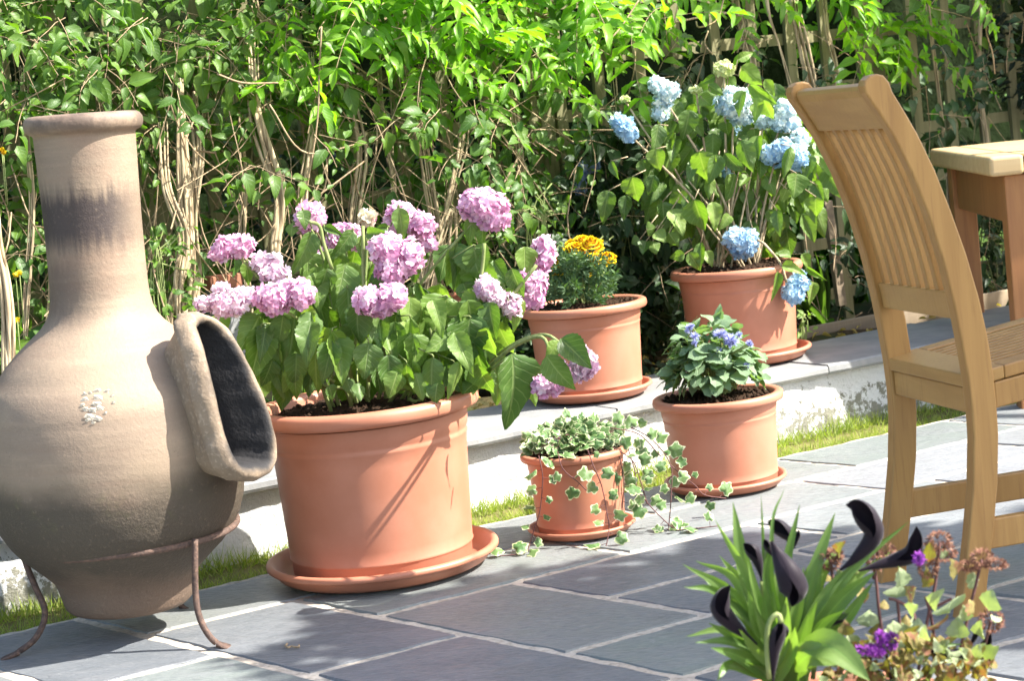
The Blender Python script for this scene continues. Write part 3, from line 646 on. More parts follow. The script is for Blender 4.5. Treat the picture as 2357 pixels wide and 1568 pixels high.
for y0 in (0, -SEP):
    pts, fs = legmesh(y0); s = MB(); s.add(pts, fs); o = s.build('back_leg', M['teak'], chair, smooth=False)
    bm = bmesh.new(); bm.from_mesh(o.data); bmesh.ops.recalc_face_normals(bm, faces=bm.faces); bm.to_mesh(o.data); bm.free(); bevel(o, .004, 3)
def cbox(name, x0, x1, y0, y1, z0, z1, mat, tilt=0.0, bw=.003):
    q = [CP(x, y, z+tilt*(x-x0)) for x in(x0, x1) for y in(y0, y1) for z in(z0, z1)]
    s = MB(); s.add(q, [(0,1,3,2),(4,6,7,5),(0,4,5,1),(2,3,7,6),(0,2,6,4),(1,5,7,3)]); o = s.build(name, M[mat], chair, smooth=False)
    bm = bmesh.new(); bm.from_mesh(o.data); bmesh.ops.recalc_face_normals(bm, faces=bm.faces); bm.to_mesh(o.data); bm.free(); return bevel(o, bw)
IY0, IY1 = -LT-.0005, -SEP+.0005
# crest rail, follows the curve, rounded top
cr_ = []
zz_ = [.925,.945,.965,.985,.998]
outl = [(profp(z, rear)+.008, z) for z in zz_]+[(-.088,1.006),(-.078,1.011),(-.066,1.011),(-.056,1.004)]+[(profp(z, front)-.010, z) for z in zz_[::-1]]
pts, fs = extr(outl, IY0, IY1); ch('crest_rail', pts, fs, 'teak_h', chair, .002)
outl = [(profp(z, rear)+.010, z) for z in (.560,.585,.612)]+[(profp(z, rear)+.034, z) for z in (.612,.585,.560)]
pts, fs = extr(outl, IY0, IY1); ch('lumbar_rail', pts, fs, 'teak_h', chair)
for k in range(8):
    yc = IY0-(.018+k*(IY0-IY1-.036)/7.0); zs_ = [.606+i*(.33/12) for i in range(13)]
    outl = [(profp(z, rear)+.014, z) for z in zs_]+[(profp(z, rear)+.027, z) for z in zs_[::-1]]
    pts, fs = extr(outl, yc+.0088, yc-.0088); ch('back_slat', pts, fs, 'teak', chair, .002)
ST = .13
cbox('seat_back_board', .060, .135, -.006, -WID+.006, .432, .457, 'teak_h', ST)
for yy in (-.006, -WID+.046): cbox('seat_side_board', .1355, .43, yy, yy-.04, .4415, .4665, 'teak', ST)
cbox('seat_front_board', .4305, .475, -.006, -WID+.006, .480, .505, 'teak_h', ST)
n_ = 11; y_a, y_b = -.052, -WID+.052
for k in range(n_):
    yc = y_a+(y_b-y_a)*(k+.5)/n_; cbox('seat_slat', .1357, .4303, yc+.0066, yc-.0066, .4435, .464, 'teak', ST, .0015)
cbox('back_apron', .066, .086, IY0, IY1, .382, .431, 'teak_h')
for yy in (-.003, -SEP-.003): cbox('side_apron', .112, .43, yy, yy-.022, .388, .437, 'teak', ST*.9)
cbox('front_apron', .44, .46, IY0, IY1, .42, .475, 'teak_h')
for yy in (0, -SEP): cbox('front_leg', .405, .45, yy, yy-LT, 0, .435, 'teak', 0, .004)
for yy in (-.004, -SEP-.004): cbox('side_stretcher', .078, .405, yy, yy-.02, .125, .182, 'teak', 0)
# ------------------------------------------------------------------ table
tx = Vector((math.cos(R(-3)), math.sin(R(-3)), 0)); ty = Vector((-tx.y, tx.x, 0))
T0 = G(2276, 362, .75)
def TP(x, y, z): return T0+tx*x+ty*y+Vector((0, 0, z-.75))
table = thing('garden_table', TP(.75, .45, 0), 'large wooden garden table with a thick pale top and reddish apron', 'table')
def tbox(name, x0, x1, y0, y1, z0, z1, mat, bw=.004, seg=3):
    q = [TP(x, y, z) for x in(x0, x1) for y in(y0, y1) for z in(z0, z1)]
    s = MB(); s.add(q, [(0,1,3,2),(4,6,7,5),(0,4,5,1),(2,3,7,6),(0,2,6,4),(1,5,7,3)]); return bevel(s.build(name, M[mat], table, smooth=False), bw, seg)
TY = 1.0
tbox('end_board', 0, .10, 0, TY, .692, .75, 'table', .012, 4)
for k in range(8):
    a = .002+k*(TY-.004)/8; tbox('top_board', .102, 1.6, a+.0015, a+(TY-.004)/8-.0015, .695, .749, 'table', .003, 2)
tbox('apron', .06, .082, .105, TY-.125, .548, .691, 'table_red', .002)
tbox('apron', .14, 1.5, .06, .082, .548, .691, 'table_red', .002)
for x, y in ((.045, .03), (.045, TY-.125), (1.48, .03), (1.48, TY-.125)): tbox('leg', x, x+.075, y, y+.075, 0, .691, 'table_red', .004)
# ------------------------------------------------------------------ plants in the pots
a7 = lambda x, y: (413.3+x/2.951, 413.3+y/2.951)
c2 = lambda x, y: (785.3+x/2, y/2)
c5 = lambda x, y: (785.3+x/2, 784.1+y/2)
c8 = lambda x, y: (1298.9+x/2.656, 118.1+y/2.656)
c6 = lambda x, y: (1570.5+x/2, 784.1+y/2)
c4 = lambda x, y: (1121.8+x/2.656, 649.5+y/2.656)
def floret(mb, c_, nrm, s_, r, np_=4, cup=.35):
    n_ = nrm.normalized(); a = n_.orthogonal().normalized(); b = n_.cross(a); ph = rnd.random()*6.28; vs = [c_]; fs = []
    for k in range(np_):
        t_ = ph+k*6.283/np_+rnd.uniform(-.1, .1); d = a*math.cos(t_)+b*math.sin(t_); e_ = n_.cross(d); L = s_*rnd.uniform(.85, 1.15); cu = cup+rnd.uniform(-.3, .3); w_ = s_*.48
        i = len(vs); vs += [c_+d*L*.45+e_*w_+n_*L*cu*.3, c_+d*L*.95+e_*w_*.6+n_*L*cu*.7, c_+d*L*1.0-e_*w_*.6+n_*L*cu*.75, c_+d*L*.45-e_*w_+n_*L*cu*.3]
        fs += [(0, i+3, i+2, i+1), (0, i+1, i)][:0]+[(0, i+3, i), (i, i+3, i+2, i+1)]
    mb.add(vs, fs, None, r)
def head(parent, lobes, y, mat, pet=.0105, dens=1.0, name='flower_head', np_=4, core=True, seed=0):
    s = MB(); ref = None
    for (u, v, rx, ry) in lobes:
        c_ = Yp(u, v, y+rnd.uniform(-.006, .006)); k = pxm(y); a, b = rx*k, ry*k; d_ = min(a, b)*.95
        if ref is None: ref = c_
        n_ = int(dens*4*math.pi*((a+b+d_)/3)**2/(pet*pet*1.15)); 
        for i in range(n_):
            z = 1-2*(i+.5)/n_; t_ = i*2.39996; q = math.sqrt(1-z*z); nn = Vector((q*math.cos(t_), q*math.sin(t_), z))
            nn = (nn+rv(.12)).normalized(); lum = 1+.10*math.sin(nn.x*7+u)+.08*math.sin(nn.z*9+v)
            pos = c_+RT*(nn.x*a*lum*.88)+UP*(nn.z*b*lum*.88)+fw*(nn.y*d_*lum*.88)
            on = (RT*(nn.x/a)+UP*(nn.z/b)+fw*(nn.y/d_)).normalized()
            floret(s, pos, on+rv(.38), pet*rnd.uniform(.8, 1.2), min(1, max(0, rnd.gauss(.45, .28)+.25*nn.z)), np_)
        if core:
            vs = []; n1_, n2_ = 8, 12
            for i in range(n1_+1):
                for j in range(n2_):
                    th = math.pi*i/n1_; ph = 2*math.pi*j/n2_; vs.append(c_+RT*(math.sin(th)*math.cos(ph)*a*.74)+fw*(math.sin(th)*math.sin(ph)*d_*.74)+UP*(math.cos(th)*b*.74))
            s.add(vs, [(i*n2_+j, i*n2_+(j+1) % n2_, (i+1)*n2_+(j+1) % n2_, (i+1)*n2_+j) for i in range(n1_) for j in range(n2_)], None, .05)
    return s.build(name, mat, parent, smooth=False), ref
def stem_to(mb, base, top, r0_=.0045, r1=.003, bow=.0, out=None, n=9):
    mid = base.lerp(top, .5)+Vector((0, 0, bow))+(out or Vector())
    q = spline([base, mid, top], n); mb.tube(q, [r0_+(r1-r0_)*i/(n-1) for i in range(n)], 7, rnd.random())

# pink hydrangea
PK = POT['pink']; pc_ = PK['c']; py = pc_.y
hp = thing('hydrangea', pc_, 'pink mophead hydrangea with large drooping green leaves in the largest pot', 'flowering plant')
stems = MB(); lf = MB(); lfl = MB()
heads = [([a7(890,250)+(37,32), a7(860,325)+(22,16)], .05, 'pink'), ([a7(370,455)+(50,25), a7(285,500)+(24,17), a7(450,440)+(20,17)], -.02, 'pink'),
 ([a7(590,565)+(39,21)], -.02, 'pinkp'), ([a7(660,645)+(32,19)], -.06, 'pinkp'), ([a7(330,835)+(52,33), a7(175,850)+(22,15), a7(290,745)+(18,14), a7(440,790)+(28,20)], -.14, 'pinkp'),
 ([a7(640,810)+(44,36), a7(820,780)+(31,33), a7(730,740)+(26,16)], -.15, 'pink'), ([a7(1120,345)+(32,15), a7(1195,420)+(14,18), a7(1040,410)+(13,18)], .12, 'pink'),
 ([a7(950,540)+(25,26), a7(985,600)+(13,14)], .12, 'pink'), ([a7(1280,258)+(19,18)], .05, 'bud'),
 ([a7(1500,230)+(34,24), a7(1640,310)+(28,32), a7(1680,430)+(19,18), a7(1450,310)+(20,18)], .06, 'pink'),
 ([a7(1415,470)+(42,36), a7(1565,520)+(30,40), a7(1440,610)+(38,33)], -.08, 'pink'), ([a7(1285,825)+(34,34), a7(1445,800)+(36,32), a7(1350,870)+(30,22)], -.17, 'pink'),
 ([c2(655,945)+(56,39), c2(695,1005)+(38,28), c2(620,930)+(34,30)], .0, 'pink'), ([c2(930,1165)+(25,41)], .03, 'pink'),
 ([c2(875,1345)+(33,44), c2(830,1290)+(20,18), c2(910,1300)+(18,24)], .0, 'pink'), ([c2(670,1330)+(26,28), c2(710,1370)+(22,24)], -.1, 'pinkp'), ([c2(785,1410)+(22,28)], -.08, 'pinkp'),
 ([c5(950,200)+(42,27), c5(1010,150)+(24,24)], -.36, 'pink'), ([c5(1120,110)+(28,34), c5(1075,150)+(22,20), c5(1090,50)+(22,18)], -.35, 'pinkp')]
for i, (lb, dy, mt) in enumerate(heads):
    o, ref = head(hp, lb, py+dy, M[mt], .0112)
    if i < 17:
        a = rnd.uniform(0, 6.28); b = pc_+Vector((math.cos(a), math.sin(a), 0))*.10*rnd.random()
        stem_to(stems, b+Vector(((ref.x-b.x)*.25, 0, 0)), ref-Vector((0, 0, .01)), .005, .003, 0, Vector((-(ref.x-b.x)*.12, 0, .02)))
for pts, dy in (([(1055,900),(1120,850),(1180,800),(1240,775),(1262,800),(1254,850),(1258,872)], -.35), ([(1090,880),(1150,815),(1210,780),(1260,772),(1300,800),(1330,820)], -.34), ([(1050,905),(1110,865),(1160,830),(1185,815)], -.33)):
    q = spline([Yp(u, v, py+dy*min(1, i_*.3)) for i_, (u, v) in enumerate(pts)], 20); stems.tube(q, [.0048-.0016*i_/19 for i_ in range(20)], 7, .4)
for pts in ([(1058,900),(1010,830),(985,740)], [(765,870),(745,800),(722,740),(715,700)], [(770,880),(700,830),(640,790),(590,760)], [(985,905),(960,925),(940,918)], [(800,895),(750,890),(735,880)], [(880,900),(930,895),(1010,880)],
    [(1115,560),(1110,620),(1095,700),(1060,800),(1040,890)], [(765,620),(745,560),(735,520),(710,510)], [(1235,610),(1180,680),(1110,760),(1050,890)], [(850,880),(850,790),(838,700),(835,520)]):
    stems.tube(spline([Yp(u, v, py-.06) for u, v in pts], 14), .0042, 7, rnd.random())
L7 = [(835,205,860,320,95,-.04),(900,355,800,645,120,-.05),(1180,345,1055,545,100,.0),(1240,590,1085,755,180,.0),(1490,190,1520,405,118,-.02),(1245,375,1250,570,90,.1),(1310,560,1250,715,75,.05),(925,590,950,730,130,.0),
 (560,1000,500,1375,200,-.12),(790,880,745,1265,250,-.10),(455,560,470,710,95,.02),(240,920,300,1070,190,-.02),(930,730,960,985,155,-.02),(1140,735,1170,1095,190,-.05),(1360,930,1368,1150,160,-.12),(1285,1110,1260,1355,200,-.16),
 (930,1110,900,1475,165,-.17),(1050,1055,1110,1385,175,-.15),(1040,1030,1130,1150,110,-.16),(1420,1190,1430,1475,165,-.18),(1540,1250,1540,1445,130,-.17),(1565,940,1575,1260,100,-.10),(1720,1210,1690,1470,150,-.18),
 (1815,805,1740,1075,240,-.06),(1970,945,1955,1290,265,-.14),(1850,1060,1680,1160,155,-.15),(2000,460,2040,660,190,-.02),(1885,430,1920,730,150,.03),(2050,750,1960,920,160,-.04),(1680,1370,1800,1490,150,-.15),(780,1290,790,1490,115,-.12),
 (1610,700,1700,890,62,.0),(1590,730,1590,910,120,.05),(1420,330,1330,330,60,.02),(770,290,750,370,90,.05),(980,320,1110,380,60,.02),(1275,370,1410,360,80,.02),(650,1290,720,1480,90,-.05),(1130,1350,1180,1470,90,-.15),(1010,1400,1060,1500,90,-.18),
 (1210,1380,1240,1480,80,-.18),(1300,690,1400,740,90,.0),(620,1180,690,1330,120,-.03),(690,950,640,1180,150,-.03),(1480,1010,1390,1120,120,-.05),(1270,960,1190,1130,130,-.08),(1000,880,1060,1040,120,.02),(1860,1250,1900,1380,130,-.1),(1980,1260,1900,1420,140,-.08),(2060,1180,1990,1340,120,-.02)]
for bx, by, tx_, ty_, w_, dy in L7:
    B, T = leaf_px(lf if rnd.random() < .62 else lfl, a7(bx, by), a7(tx_, ty_), w_/2.951, py+dy, rnd.uniform(-.01, .04))
    p0 = B+(pc_+Vector((0, 0, .15))-B)*.18+Vector((0, 0, .015)); stems.tube(spline([p0, B+Vector((0, 0, .006)), B], 5), .0017, 5, rnd.random())
L2 = [(600,995,588,1135,62,0),(655,1030,640,1150,50,0),(600,1130,620,1270,160,.0),(525,1130,520,1310,100,.02),(650,1190,640,1420,180,.0),(845,1135,850,1270,100,.0),(480,1360,430,1550,200,-.04),(590,1440,570,1700,190,-.12),(645,1335,560,1490,130,-.06),(680,1390,695,1550,100,-.12),
 (760,1360,740,1510,66,-.08),(785,1235,835,1375,80,-.06),(815,1365,800,1520,66,-.06),(700,1200,760,1300,80,.03),(560,1300,600,1400,90,.02),(720,1480,770,1640,110,-.05),(500,1540,480,1720,130,-.02),(400,1450,440,1640,120,.0)]
for bx, by, tx_, ty_, w_, dy in L2: leaf_px(lf if rnd.random() < .5 else lfl, c2(bx, by), c2(tx_, ty_), w_/2, py+dy, rnd.uniform(-.01, .04))
L5 = [(785,60,832,395,190,-.37),(1010,-10,1150,125,125,-.40),(945,70,1055,235,110,-.41),(1000,5,950,80,70,-.35),(690,160,590,205,75,-.1),(880,235,888,295,34,-.15),(545,95,515,265,55,-.2),(445,195,420,285,90,-.18),(620,140,720,190,100,-.1),(720,10,700,120,80,-.05),(340,150,380,270,90,-.16),(260,140,230,260,100,-.18),(610,200,560,240,80,-.12),(860,80,905,170,50,-.16)]
for bx, by, tx_, ty_, w_, dy in L5: leaf_px(lf if bx in(785,) or rnd.random() < .3 else lfl, c5(bx, by), c5(tx_, ty_), w_/2, py+dy, .02)
for i in range(44):
    u = rnd.uniform(590, 1130); v = rnd.uniform(690, 850); L = rnd.uniform(60, 95)
    if v+L > 925-abs(u-860)*.02: continue
    leaf_px(lf if rnd.random() < .45 else lfl, (u, v), (u+(u-860)*.1+rnd.uniform(-20, 20), v+L), L*.66, py-.05-rnd.random()*.12, rnd.uniform(-.03, .07), None, rnd.uniform(-1.0, 1.0))
for i in range(75):                                     # leaves within and behind
    u = rnd.uniform(520, 1190); v = rnd.uniform(560, 850)
    if abs(u-860)/340+abs(v-740)/330 > 1.15: continue
    L = rnd.uniform(70, 115); leaf_px(lf if rnd.random() < .7 else lfl, (u, v), (u+(u-860)*.08+rnd.uniform(-25, 25), v+L), L*.62, py+rnd.uniform(-.08, .18), rnd.uniform(-.03, .05))
stems.build('stem', M['gstem'], hp); lf.build('foliage', M['hyd'], hp); lfl.build('foliage', M['hydb'], hp)

# blue hydrangea
PB = POT['blue']; bc = PB['c']; by_ = bc.y
hb = thing('hydrangea', bc, 'tall blue mophead hydrangea with bright green leaves in front of the trellis', 'flowering plant')
stems = MB(); lf = MB(); lfl = MB()
hs = [([c8(975,105)+(23,18)], 0, 'lime', .008), ([c8(565,200)+(19,18), c8(625,245)+(27,24), c8(600,300)+(24,20), c8(590,370)+(18,22)], 0, 'bluep', .0095), ([c8(365,460)+(24,24), c8(400,500)+(20,20), c8(330,430)+(18,18)], -.05, 'blue', .0095),
 ([c8(1030,320)+(42,36), c8(1085,390)+(32,22), c8(1050,280)+(30,24)], 0, 'bluep', .0095), ([c8(1350,360)+(26,26), c8(1310,430)+(22,22), c8(1380,440)+(22,26)], .02, 'bluep', .0095), ([c8(1290,630)+(36,26), c8(1420,650)+(30,30), c8(1340,600)+(28,24)], -.04, 'blue', .0095),
 ([c8(1440,540)+(22,24)], 0, 'bluep', .0095), ([c8(500,385)+(15,16)], .02, 'lime', .0075), ([c8(805,235)+(14,7)], .02, 'lime', .007), ([c8(1045,1150)+(26,26), c8(1120,1160)+(27,30), c8(1085,1200)+(28,26)], -.10, 'blue', .0095), ([c8(1400,1470)+(26,30), c8(1440,1420)+(22,26)], -.16, 'blue', .0095),
 ([c8(1000,745)+(15,12)], .03, 'blue', .0095), ([c8(1210,430)+(14,14)], .04, 'bluep', .0095), ([c8(375,290)+(10,6)], .0, 'lime', .006), ([c8(1045,475)+(10,12)], .05, 'blue', .0095)]
for i, (lb, dy, mt, pt) in enumerate(hs):
    o, ref = head(hb, [(u, v, a*1.02, b*1.02) for u, v, a, b in lb], by_+dy, M[mt], pt*1.1)
    if i != 10:
        a = rnd.uniform(0, 6.28); b = bc+Vector((math.cos(a), math.sin(a), 0))*.06
        stem_to(stems, b, ref-Vector((0, 0, .01)), .0048, .003, 0, Vector((-(ref.x-b.x)*.1, 0, .0)), 12)
stems.tube(spline([Yp(u, v, by_-.1-.02*i_) for i_, (u, v) in enumerate([(1700,600),(1740,552),(1780,585),(1800,615),(1810,650)])], 12), .004, 7, .3)
L8 = [(760,380,850,520,95,0),(575,445,550,640,85,-.03),(560,595,568,722,115,-.06),(825,610,860,810,160,-.08),(945,630,885,808,100,-.09),(980,620,1105,770,75,-.1),(1080,540,1130,728,115,-.08),(990,430,985,510,90,.0),(470,450,535,510,100,.02),(660,420,615,570,70,.02),
 (1060,50,1160,0,60,0),(1080,90,1195,205,110,.02),(1130,200,1305,340,70,.0),(1000,150,1045,225,66,.01),(925,150,840,195,45,.02),(415,765,440,920,140,-.08),(270,850,235,1040,115,-.06),(285,670,325,780,45,-.06),(380,880,360,1030,85,-.02),(600,920,612,1040,100,-.04),
 (655,965,735,1115,110,-.08),(795,905,855,1098,145,-.12),(905,920,930,1090,90,-.1),(690,770,660,890,90,.02),(1040,750,1015,900,100,-.02),(1125,765,1070,825,66,-.05),(1420,745,1405,895,130,-.1),(1385,580,1330,750,75,-.09),(1510,630,1470,790,90,-.05),(1300,970,1300,1110,75,-.05),
 (1250,1040,1245,1145,70,-.02),(1540,890,1520,1000,120,-.06),(1585,840,1625,920,66,-.04),(835,1170,825,1335,66,-.12),(735,1240,645,1265,66,-.14),(760,1230,835,1340,85,-.14),(865,1220,905,1310,70,-.1),(1385,1250,1295,1230,60,-.16),(1330,1310,1470,1340,70,-.18),(1310,1350,1270,1520,48,-.18),
 (1480,1320,1600,1400,34,-.14),(1520,1410,1500,1545,70,-.12),(1450,1240,1520,1330,70,-.14),(880,200,960,260,60,.0),(700,440,690,500,80,.0),(830,270,900,330,90,.02),(470,660,510,760,90,.0),(1150,620,1110,700,60,-.04),(1230,760,1290,860,90,-.02),(1360,840,1330,920,70,-.04),
 (1400,500,1380,560,60,0),(1160,470,1170,560,80,.03),(720,520,690,640,100,.03),(780,590,700,700,110,.02),(910,820,960,900,90,.0),(1010,1000,960,1080,60,-.08),(1150,1080,1190,1130,60,-.06),(1100,850,1150,960,90,.02),(1180,900,1160,1010,80,.02),(560,1100,620,1160,90,-.1),(640,1110,690,1190,80,-.1),(500,1090,560,1080,80,-.1),(460,1150,410,1170,70,-.05),(500,1160,480,1240,80,-.05),(540,1160,570,1230,80,-.05)]
for bx, by, tx_, ty_, w_, dy in L8:
    B, T = leaf_px(lfl if rnd.random() < .72 else lf, c8(bx, by), c8(tx_, ty_), w_/2.656, by_+dy, rnd.uniform(-.01, .04))
    if by < 1200: p0 = B+(bc+Vector((0, 0, .35))-B)*.15+Vector((0, 0, .01)); stems.tube([p0, B], .0016, 5, rnd.random())
for i in range(330):
    u = rnd.uniform(1440, 1920); v = rnd.uniform(180, 560)
    if ((u-1700)/210)**2+((v-370)/200)**2 > 1: continue
    L = rnd.uniform(38, 72); leaf_px(lf if rnd.random() < .65 else lfl, (u, v), (u+(u-1700)*.12+rnd.uniform(-22, 22), v+L), L*.62, by_+rnd.uniform(-.04, .2), rnd.uniform(-.03, .05))
for i in range(14):
    a = rnd.uniform(0, 6.28); b = bc+Vector((math.cos(a), math.sin(a), 0))*.07; stem_to(stems, b, b+Vector((rnd.uniform(-.2, .22), rnd.uniform(-.1, .1), rnd.uniform(.2, .42))), .0035, .002)
stems.build('stem', M['bark'], hb); lf.build('foliage', M['hyd'], hb); lfl.build('foliage', M['hydb'], hb)

# marigolds
PM_ = POT['mari']; mc = PM_['c']; my = mc.y
mg = thing('marigold', mc, 'bushy marigolds with frilly orange and yellow blooms in a coping pot', 'flowering plant')
lf = MB(); stems = MB()
for i in range(185):
    u = rnd.gauss(1333, 44); v = rnd.uniform(600, 705); 
    if abs(u-1333) > 84*math.sqrt(max(0, 1-((v-680)/95)**2)) if v < 680 else abs(u-1335) > 70: continue
    b = Yp(u, v, my+rnd.uniform(-.09, .08)); d = (b-mc)*1.2+Vector((0, -.03, .05))+rv(.06); d.normalize()
    for k in range(4):
        p = b+d*.010*k
        for sg in (-1, 1): put(lf, T_LA[k % 3], p, d*.6+d.cross(CAMDIR(b)).normalized()*sg*.8+rv(.15), CAMDIR(b)+rv(.4), .024, .007)
    put(lf, T_LA[0], b+d*.04, d, CAMDIR(b)+rv(.3), .02, .006)
for i in range(16):
    u = rnd.uniform(1275, 1400); stem_to(stems, mc+rv(.01), Yp(u, rnd.uniform(590, 650), my+rnd.uniform(-.06, .06)), .003, .002)
def mari_bloom(u, v, rx, ry, dy):
    s = MB(); y = my+dy; k = pxm(y); c_ = Yp(u, v, y); ax = (Vector((0, 0, 1))+CAMDIR(c_)*.7+RT*rnd.uniform(-.3, .3)).normalized(); a = ax.orthogonal().normalized(); b = ax.cross(a)
    for ringi, (rr_, hh, n_) in enumerate([(1, -.15, 14), (.78, .12, 13), (.55, .33, 11), (.33, .5, 8), (.12, .6, 5)]):
        for q in range(n_):
            t_ = 6.283*(q+ringi*.37)/n_+rnd.uniform(-.1, .1); d = a*math.cos(t_)+b*math.sin(t_); e_ = ax.cross(d); R_ = (rx+ry)/2*k*1.42
            base = c_+d*R_*rr_*.35+ax*R_*(hh-.15); tip = c_+d*R_*rr_*rnd.uniform(.92, 1.1)+ax*R_*(hh+rnd.uniform(-.05, .15)); w_ = R_*.28
            vs = [base, base.lerp(tip, .7)+e_*w_+ax*R_*.05, tip+e_*w_*.7-ax*R_*.04, tip-e_*w_*.7+ax*R_*.05, base.lerp(tip, .7)-e_*w_]
            n0_ = len(s.f); s.add(vs, [(0, 1, 4)], None, rnd.uniform(0, .3)); s.add(vs, [(1, 2, 3, 4)], None, rnd.uniform(.5, 1))
    s.build('flower_head', M['orange'], mg, smooth=False)
for a in [c2(1080,1150)+(22,18,-.02), c2(1150,1130)+(24,19,-.03), c2(1110,1115)+(20,14,.0), c2(1060,1130)+(16,14,.02), c2(1170,1195)+(15,14,-.05), c2(1220,1190)+(19,14,-.04), c2(1235,1205)+(12,10,-.05), c2(985,1215)+(20,16,.02), c2(975,1185)+(15,13,.03), c2(1000,1240)+(16,12,.0), c2(1145,1265)+(5,6,-.06)]: mari_bloom(*a)
stems.build('stem', M['gstem'], mg); lf.build('foliage', M['mari'], mg)

# ageratum
PA = POT['ager']; ac = PA['c']; ay = ac.y
ag = thing('ageratum', ac, 'compact ageratum with soft grey green leaves and small blue fluffy flowers', 'flowering plant')
lf = MB(); stems = MB()
ctr = Vector((ac.x, ac.y, ac.z+.05))
for i in range(330):
    d = rv(); d.z = abs(d.z)*1.1-.1; d.normalize(); rr_ = rnd.uniform(.35, 1)**.6; p = ctr+Vector((d.x*.110, d.y*.105, d.z*.145))*rr_+Vector((-.01, 0, .01))
    yd = Vector((d.x, d.y, d.z*.5-.25))+rv(.35); L = rnd.uniform(.032, .054); put(lf, rnd.choice(T_SE[:2]+T_RD[:2]), p, yd, d+Vector((0, 0, .7))+rv(.3), L, L*.78)
    if i % 6 == 0: stem_to(stems, ac+Vector((rnd.uniform(-.015, .015), rnd.uniform(-.015, .015), 0)), p, .0028, .0016)
for (x, y, r_) in [(1235,290,7),(1222,312,5),(1250,280,5),(1268,345,8),(1268,385,6),(1420,335,11),(1440,325,7),(1485,365,11),(1500,385,9),(1475,390,8),(1415,430,6),(1540,335,6),(1600,385,6),(1585,520,6),(1610,395,5),(1455,345,6)]:
    u, v = c4(x, y); s = MB(); c_ = Yp(u, v-4, ay-.09); k = pxm(ay)*r_*1.7
    for q in range(150):
        d = rv().normalized(); d.z = abs(d.z) if rnd.random() < .7 else d.z; e_ = d.orthogonal().normalized()*k*.10; s.add([c_-e_, c_+e_, c_+d*k*rnd.uniform(.75, 1.1)], [(0, 1, 2)], None, rnd.random())
    s.build('flower_head', M['fluff'], ag, smooth=False); stem_to(stems, ctr+Vector((rnd.uniform(-.04, .04), 0, .03)), c_, .0022, .0018)
for (x, y) in [(1330,400),(1300,430),(1380,520),(1590,540),(1430,460),(1550,480)]:
    s = MB(); c_ = Yp(*c4(x, y), ay-.07)
    for q in range(40): d = rv().normalized(); e_ = d.orthogonal().normalized()*.0014; s.add([c_-e_, c_+e_, c_+d*.006], [(0, 1, 2)], None, .2+rnd.random()*.4)
    s.build('flower_bud', M['lime'], ag, smooth=False)
stems.build('stem', M['gstem'], ag); lf.build('foliage', M['ager'], ag)

# trailing ivy
PI_ = POT['ivy']; ic = PI_['c']; iy = ic.y; iR = PI_['R']
iv = thing('ivy', ic, 'variegated cream and green ivy trailing out of the small pot onto the paving', 'trailing plant')
lf = MB(); stems = MB()
def ivleaf(p, yd, nz, L): put(lf, rnd.choice(T_IV), p, yd, nz, L, L)
for i in range(240):
    a = rnd.uniform(0, 6.28); r_ = math.sqrt(rnd.random())*.105; z = .006+.055*(1-(r_/.115)**2)*rnd.random()**.5+.012*(math.sin(a) > 0)
    p = ic+Vector((math.cos(a)*r_-.004, math.sin(a)*r_+.01, z+.006)); 
    ivleaf(p, Vector((math.cos(a), math.sin(a)-.3, rnd.uniform(-.5, .5)))+rv(.5), Vector((0, -.8, .8))+rv(.4), rnd.uniform(.022, .040))
for i in range(26):
    a = rnd.uniform(0, 6.28); stem_to(stems, ic+rv(.01)*Vector((1, 1, 0)), ic+Vector((math.cos(a)*.1, math.sin(a)*.1, rnd.uniform(.01, .06))), .0014, .001, .02)
fr = iy-iR
trails = [([(1240,1050),(1246,1075),(1249,1100),(1247,1140),(1242,1180),(1232,1210),(1220,1250),(1205,1275),(1130,1292)], [0,-.02,-.02,-.015,-.01,-.01,-.02,-.05,-.05]),
 ([(1283,1040),(1296,1080),(1330,1110),(1350,1130)], [0,-.02,-.02,-.02]), ([(1352,1035),(1365,1070),(1385,1120),(1397,1180),(1402,1215),(1395,1262)], [0,-.02,-.025,-.03,-.04,-.06]),
 ([(1425,1045),(1436,1110),(1432,1170)], [.08,.05,.05]), ([(1440,978),(1500,1012),(1543,1070),(1545,1140),(1538,1228)], [.12,.10,.08,.06,.04]),
 ([(1543,1070),(1570,1095),(1600,1118),(1622,1140),(1672,1148)], [.08,.09,.10,.11,.14]), ([(1442,1020),(1460,1080),(1470,1130),(1520,1190),(1570,1225),(1655,1232)], [.10,.09,.06,.03,.02,.02]),
 ([(1410,1030),(1455,1060),(1475,1110),(1490,1160)], [.05,.06,.05,.04]), ([(1405,985),(1470,1000),(1520,1050)], [.05,.08,.1])]
for pts, dys in trails:
    q = spline([Yp(u, v, fr+d) for (u, v), d in zip(pts, dys)], 8*len(pts))
    for p in q: p.z = max(p.z, .010)
    stems.tube(q, .0013, 5, rnd.random()); tot = 0; nxt = .012; sg = 1
    for a, b in zip(q, q[1:]):
        tot += (b-a).length
        if tot > nxt:
            nxt += rnd.uniform(.018, .032); sg = -sg; d = (b-a).normalized(); side = d.cross(CAMDIR(b)).normalized()*sg
            yd = side+Vector((0, 0, -.35))+rv(.25); c_ = CAMDIR(b)+rv(.6)+Vector((.2, 0, .3)); e_ = b+yd.normalized()*rnd.uniform(.006, .014)
            if b.z < .02: c_ = Vector((0, -.3, 1))+rv(.25); yd.z = .1; e_.z = max(.012, e_.z)
            stems.tube([b, e_], .0008, 4, .5, False); ivleaf(e_, yd, c_, rnd.uniform(.022, .050))
stems.build('vine', M['pstem'], iv); lf.build('foliage', M['ivy'], iv)

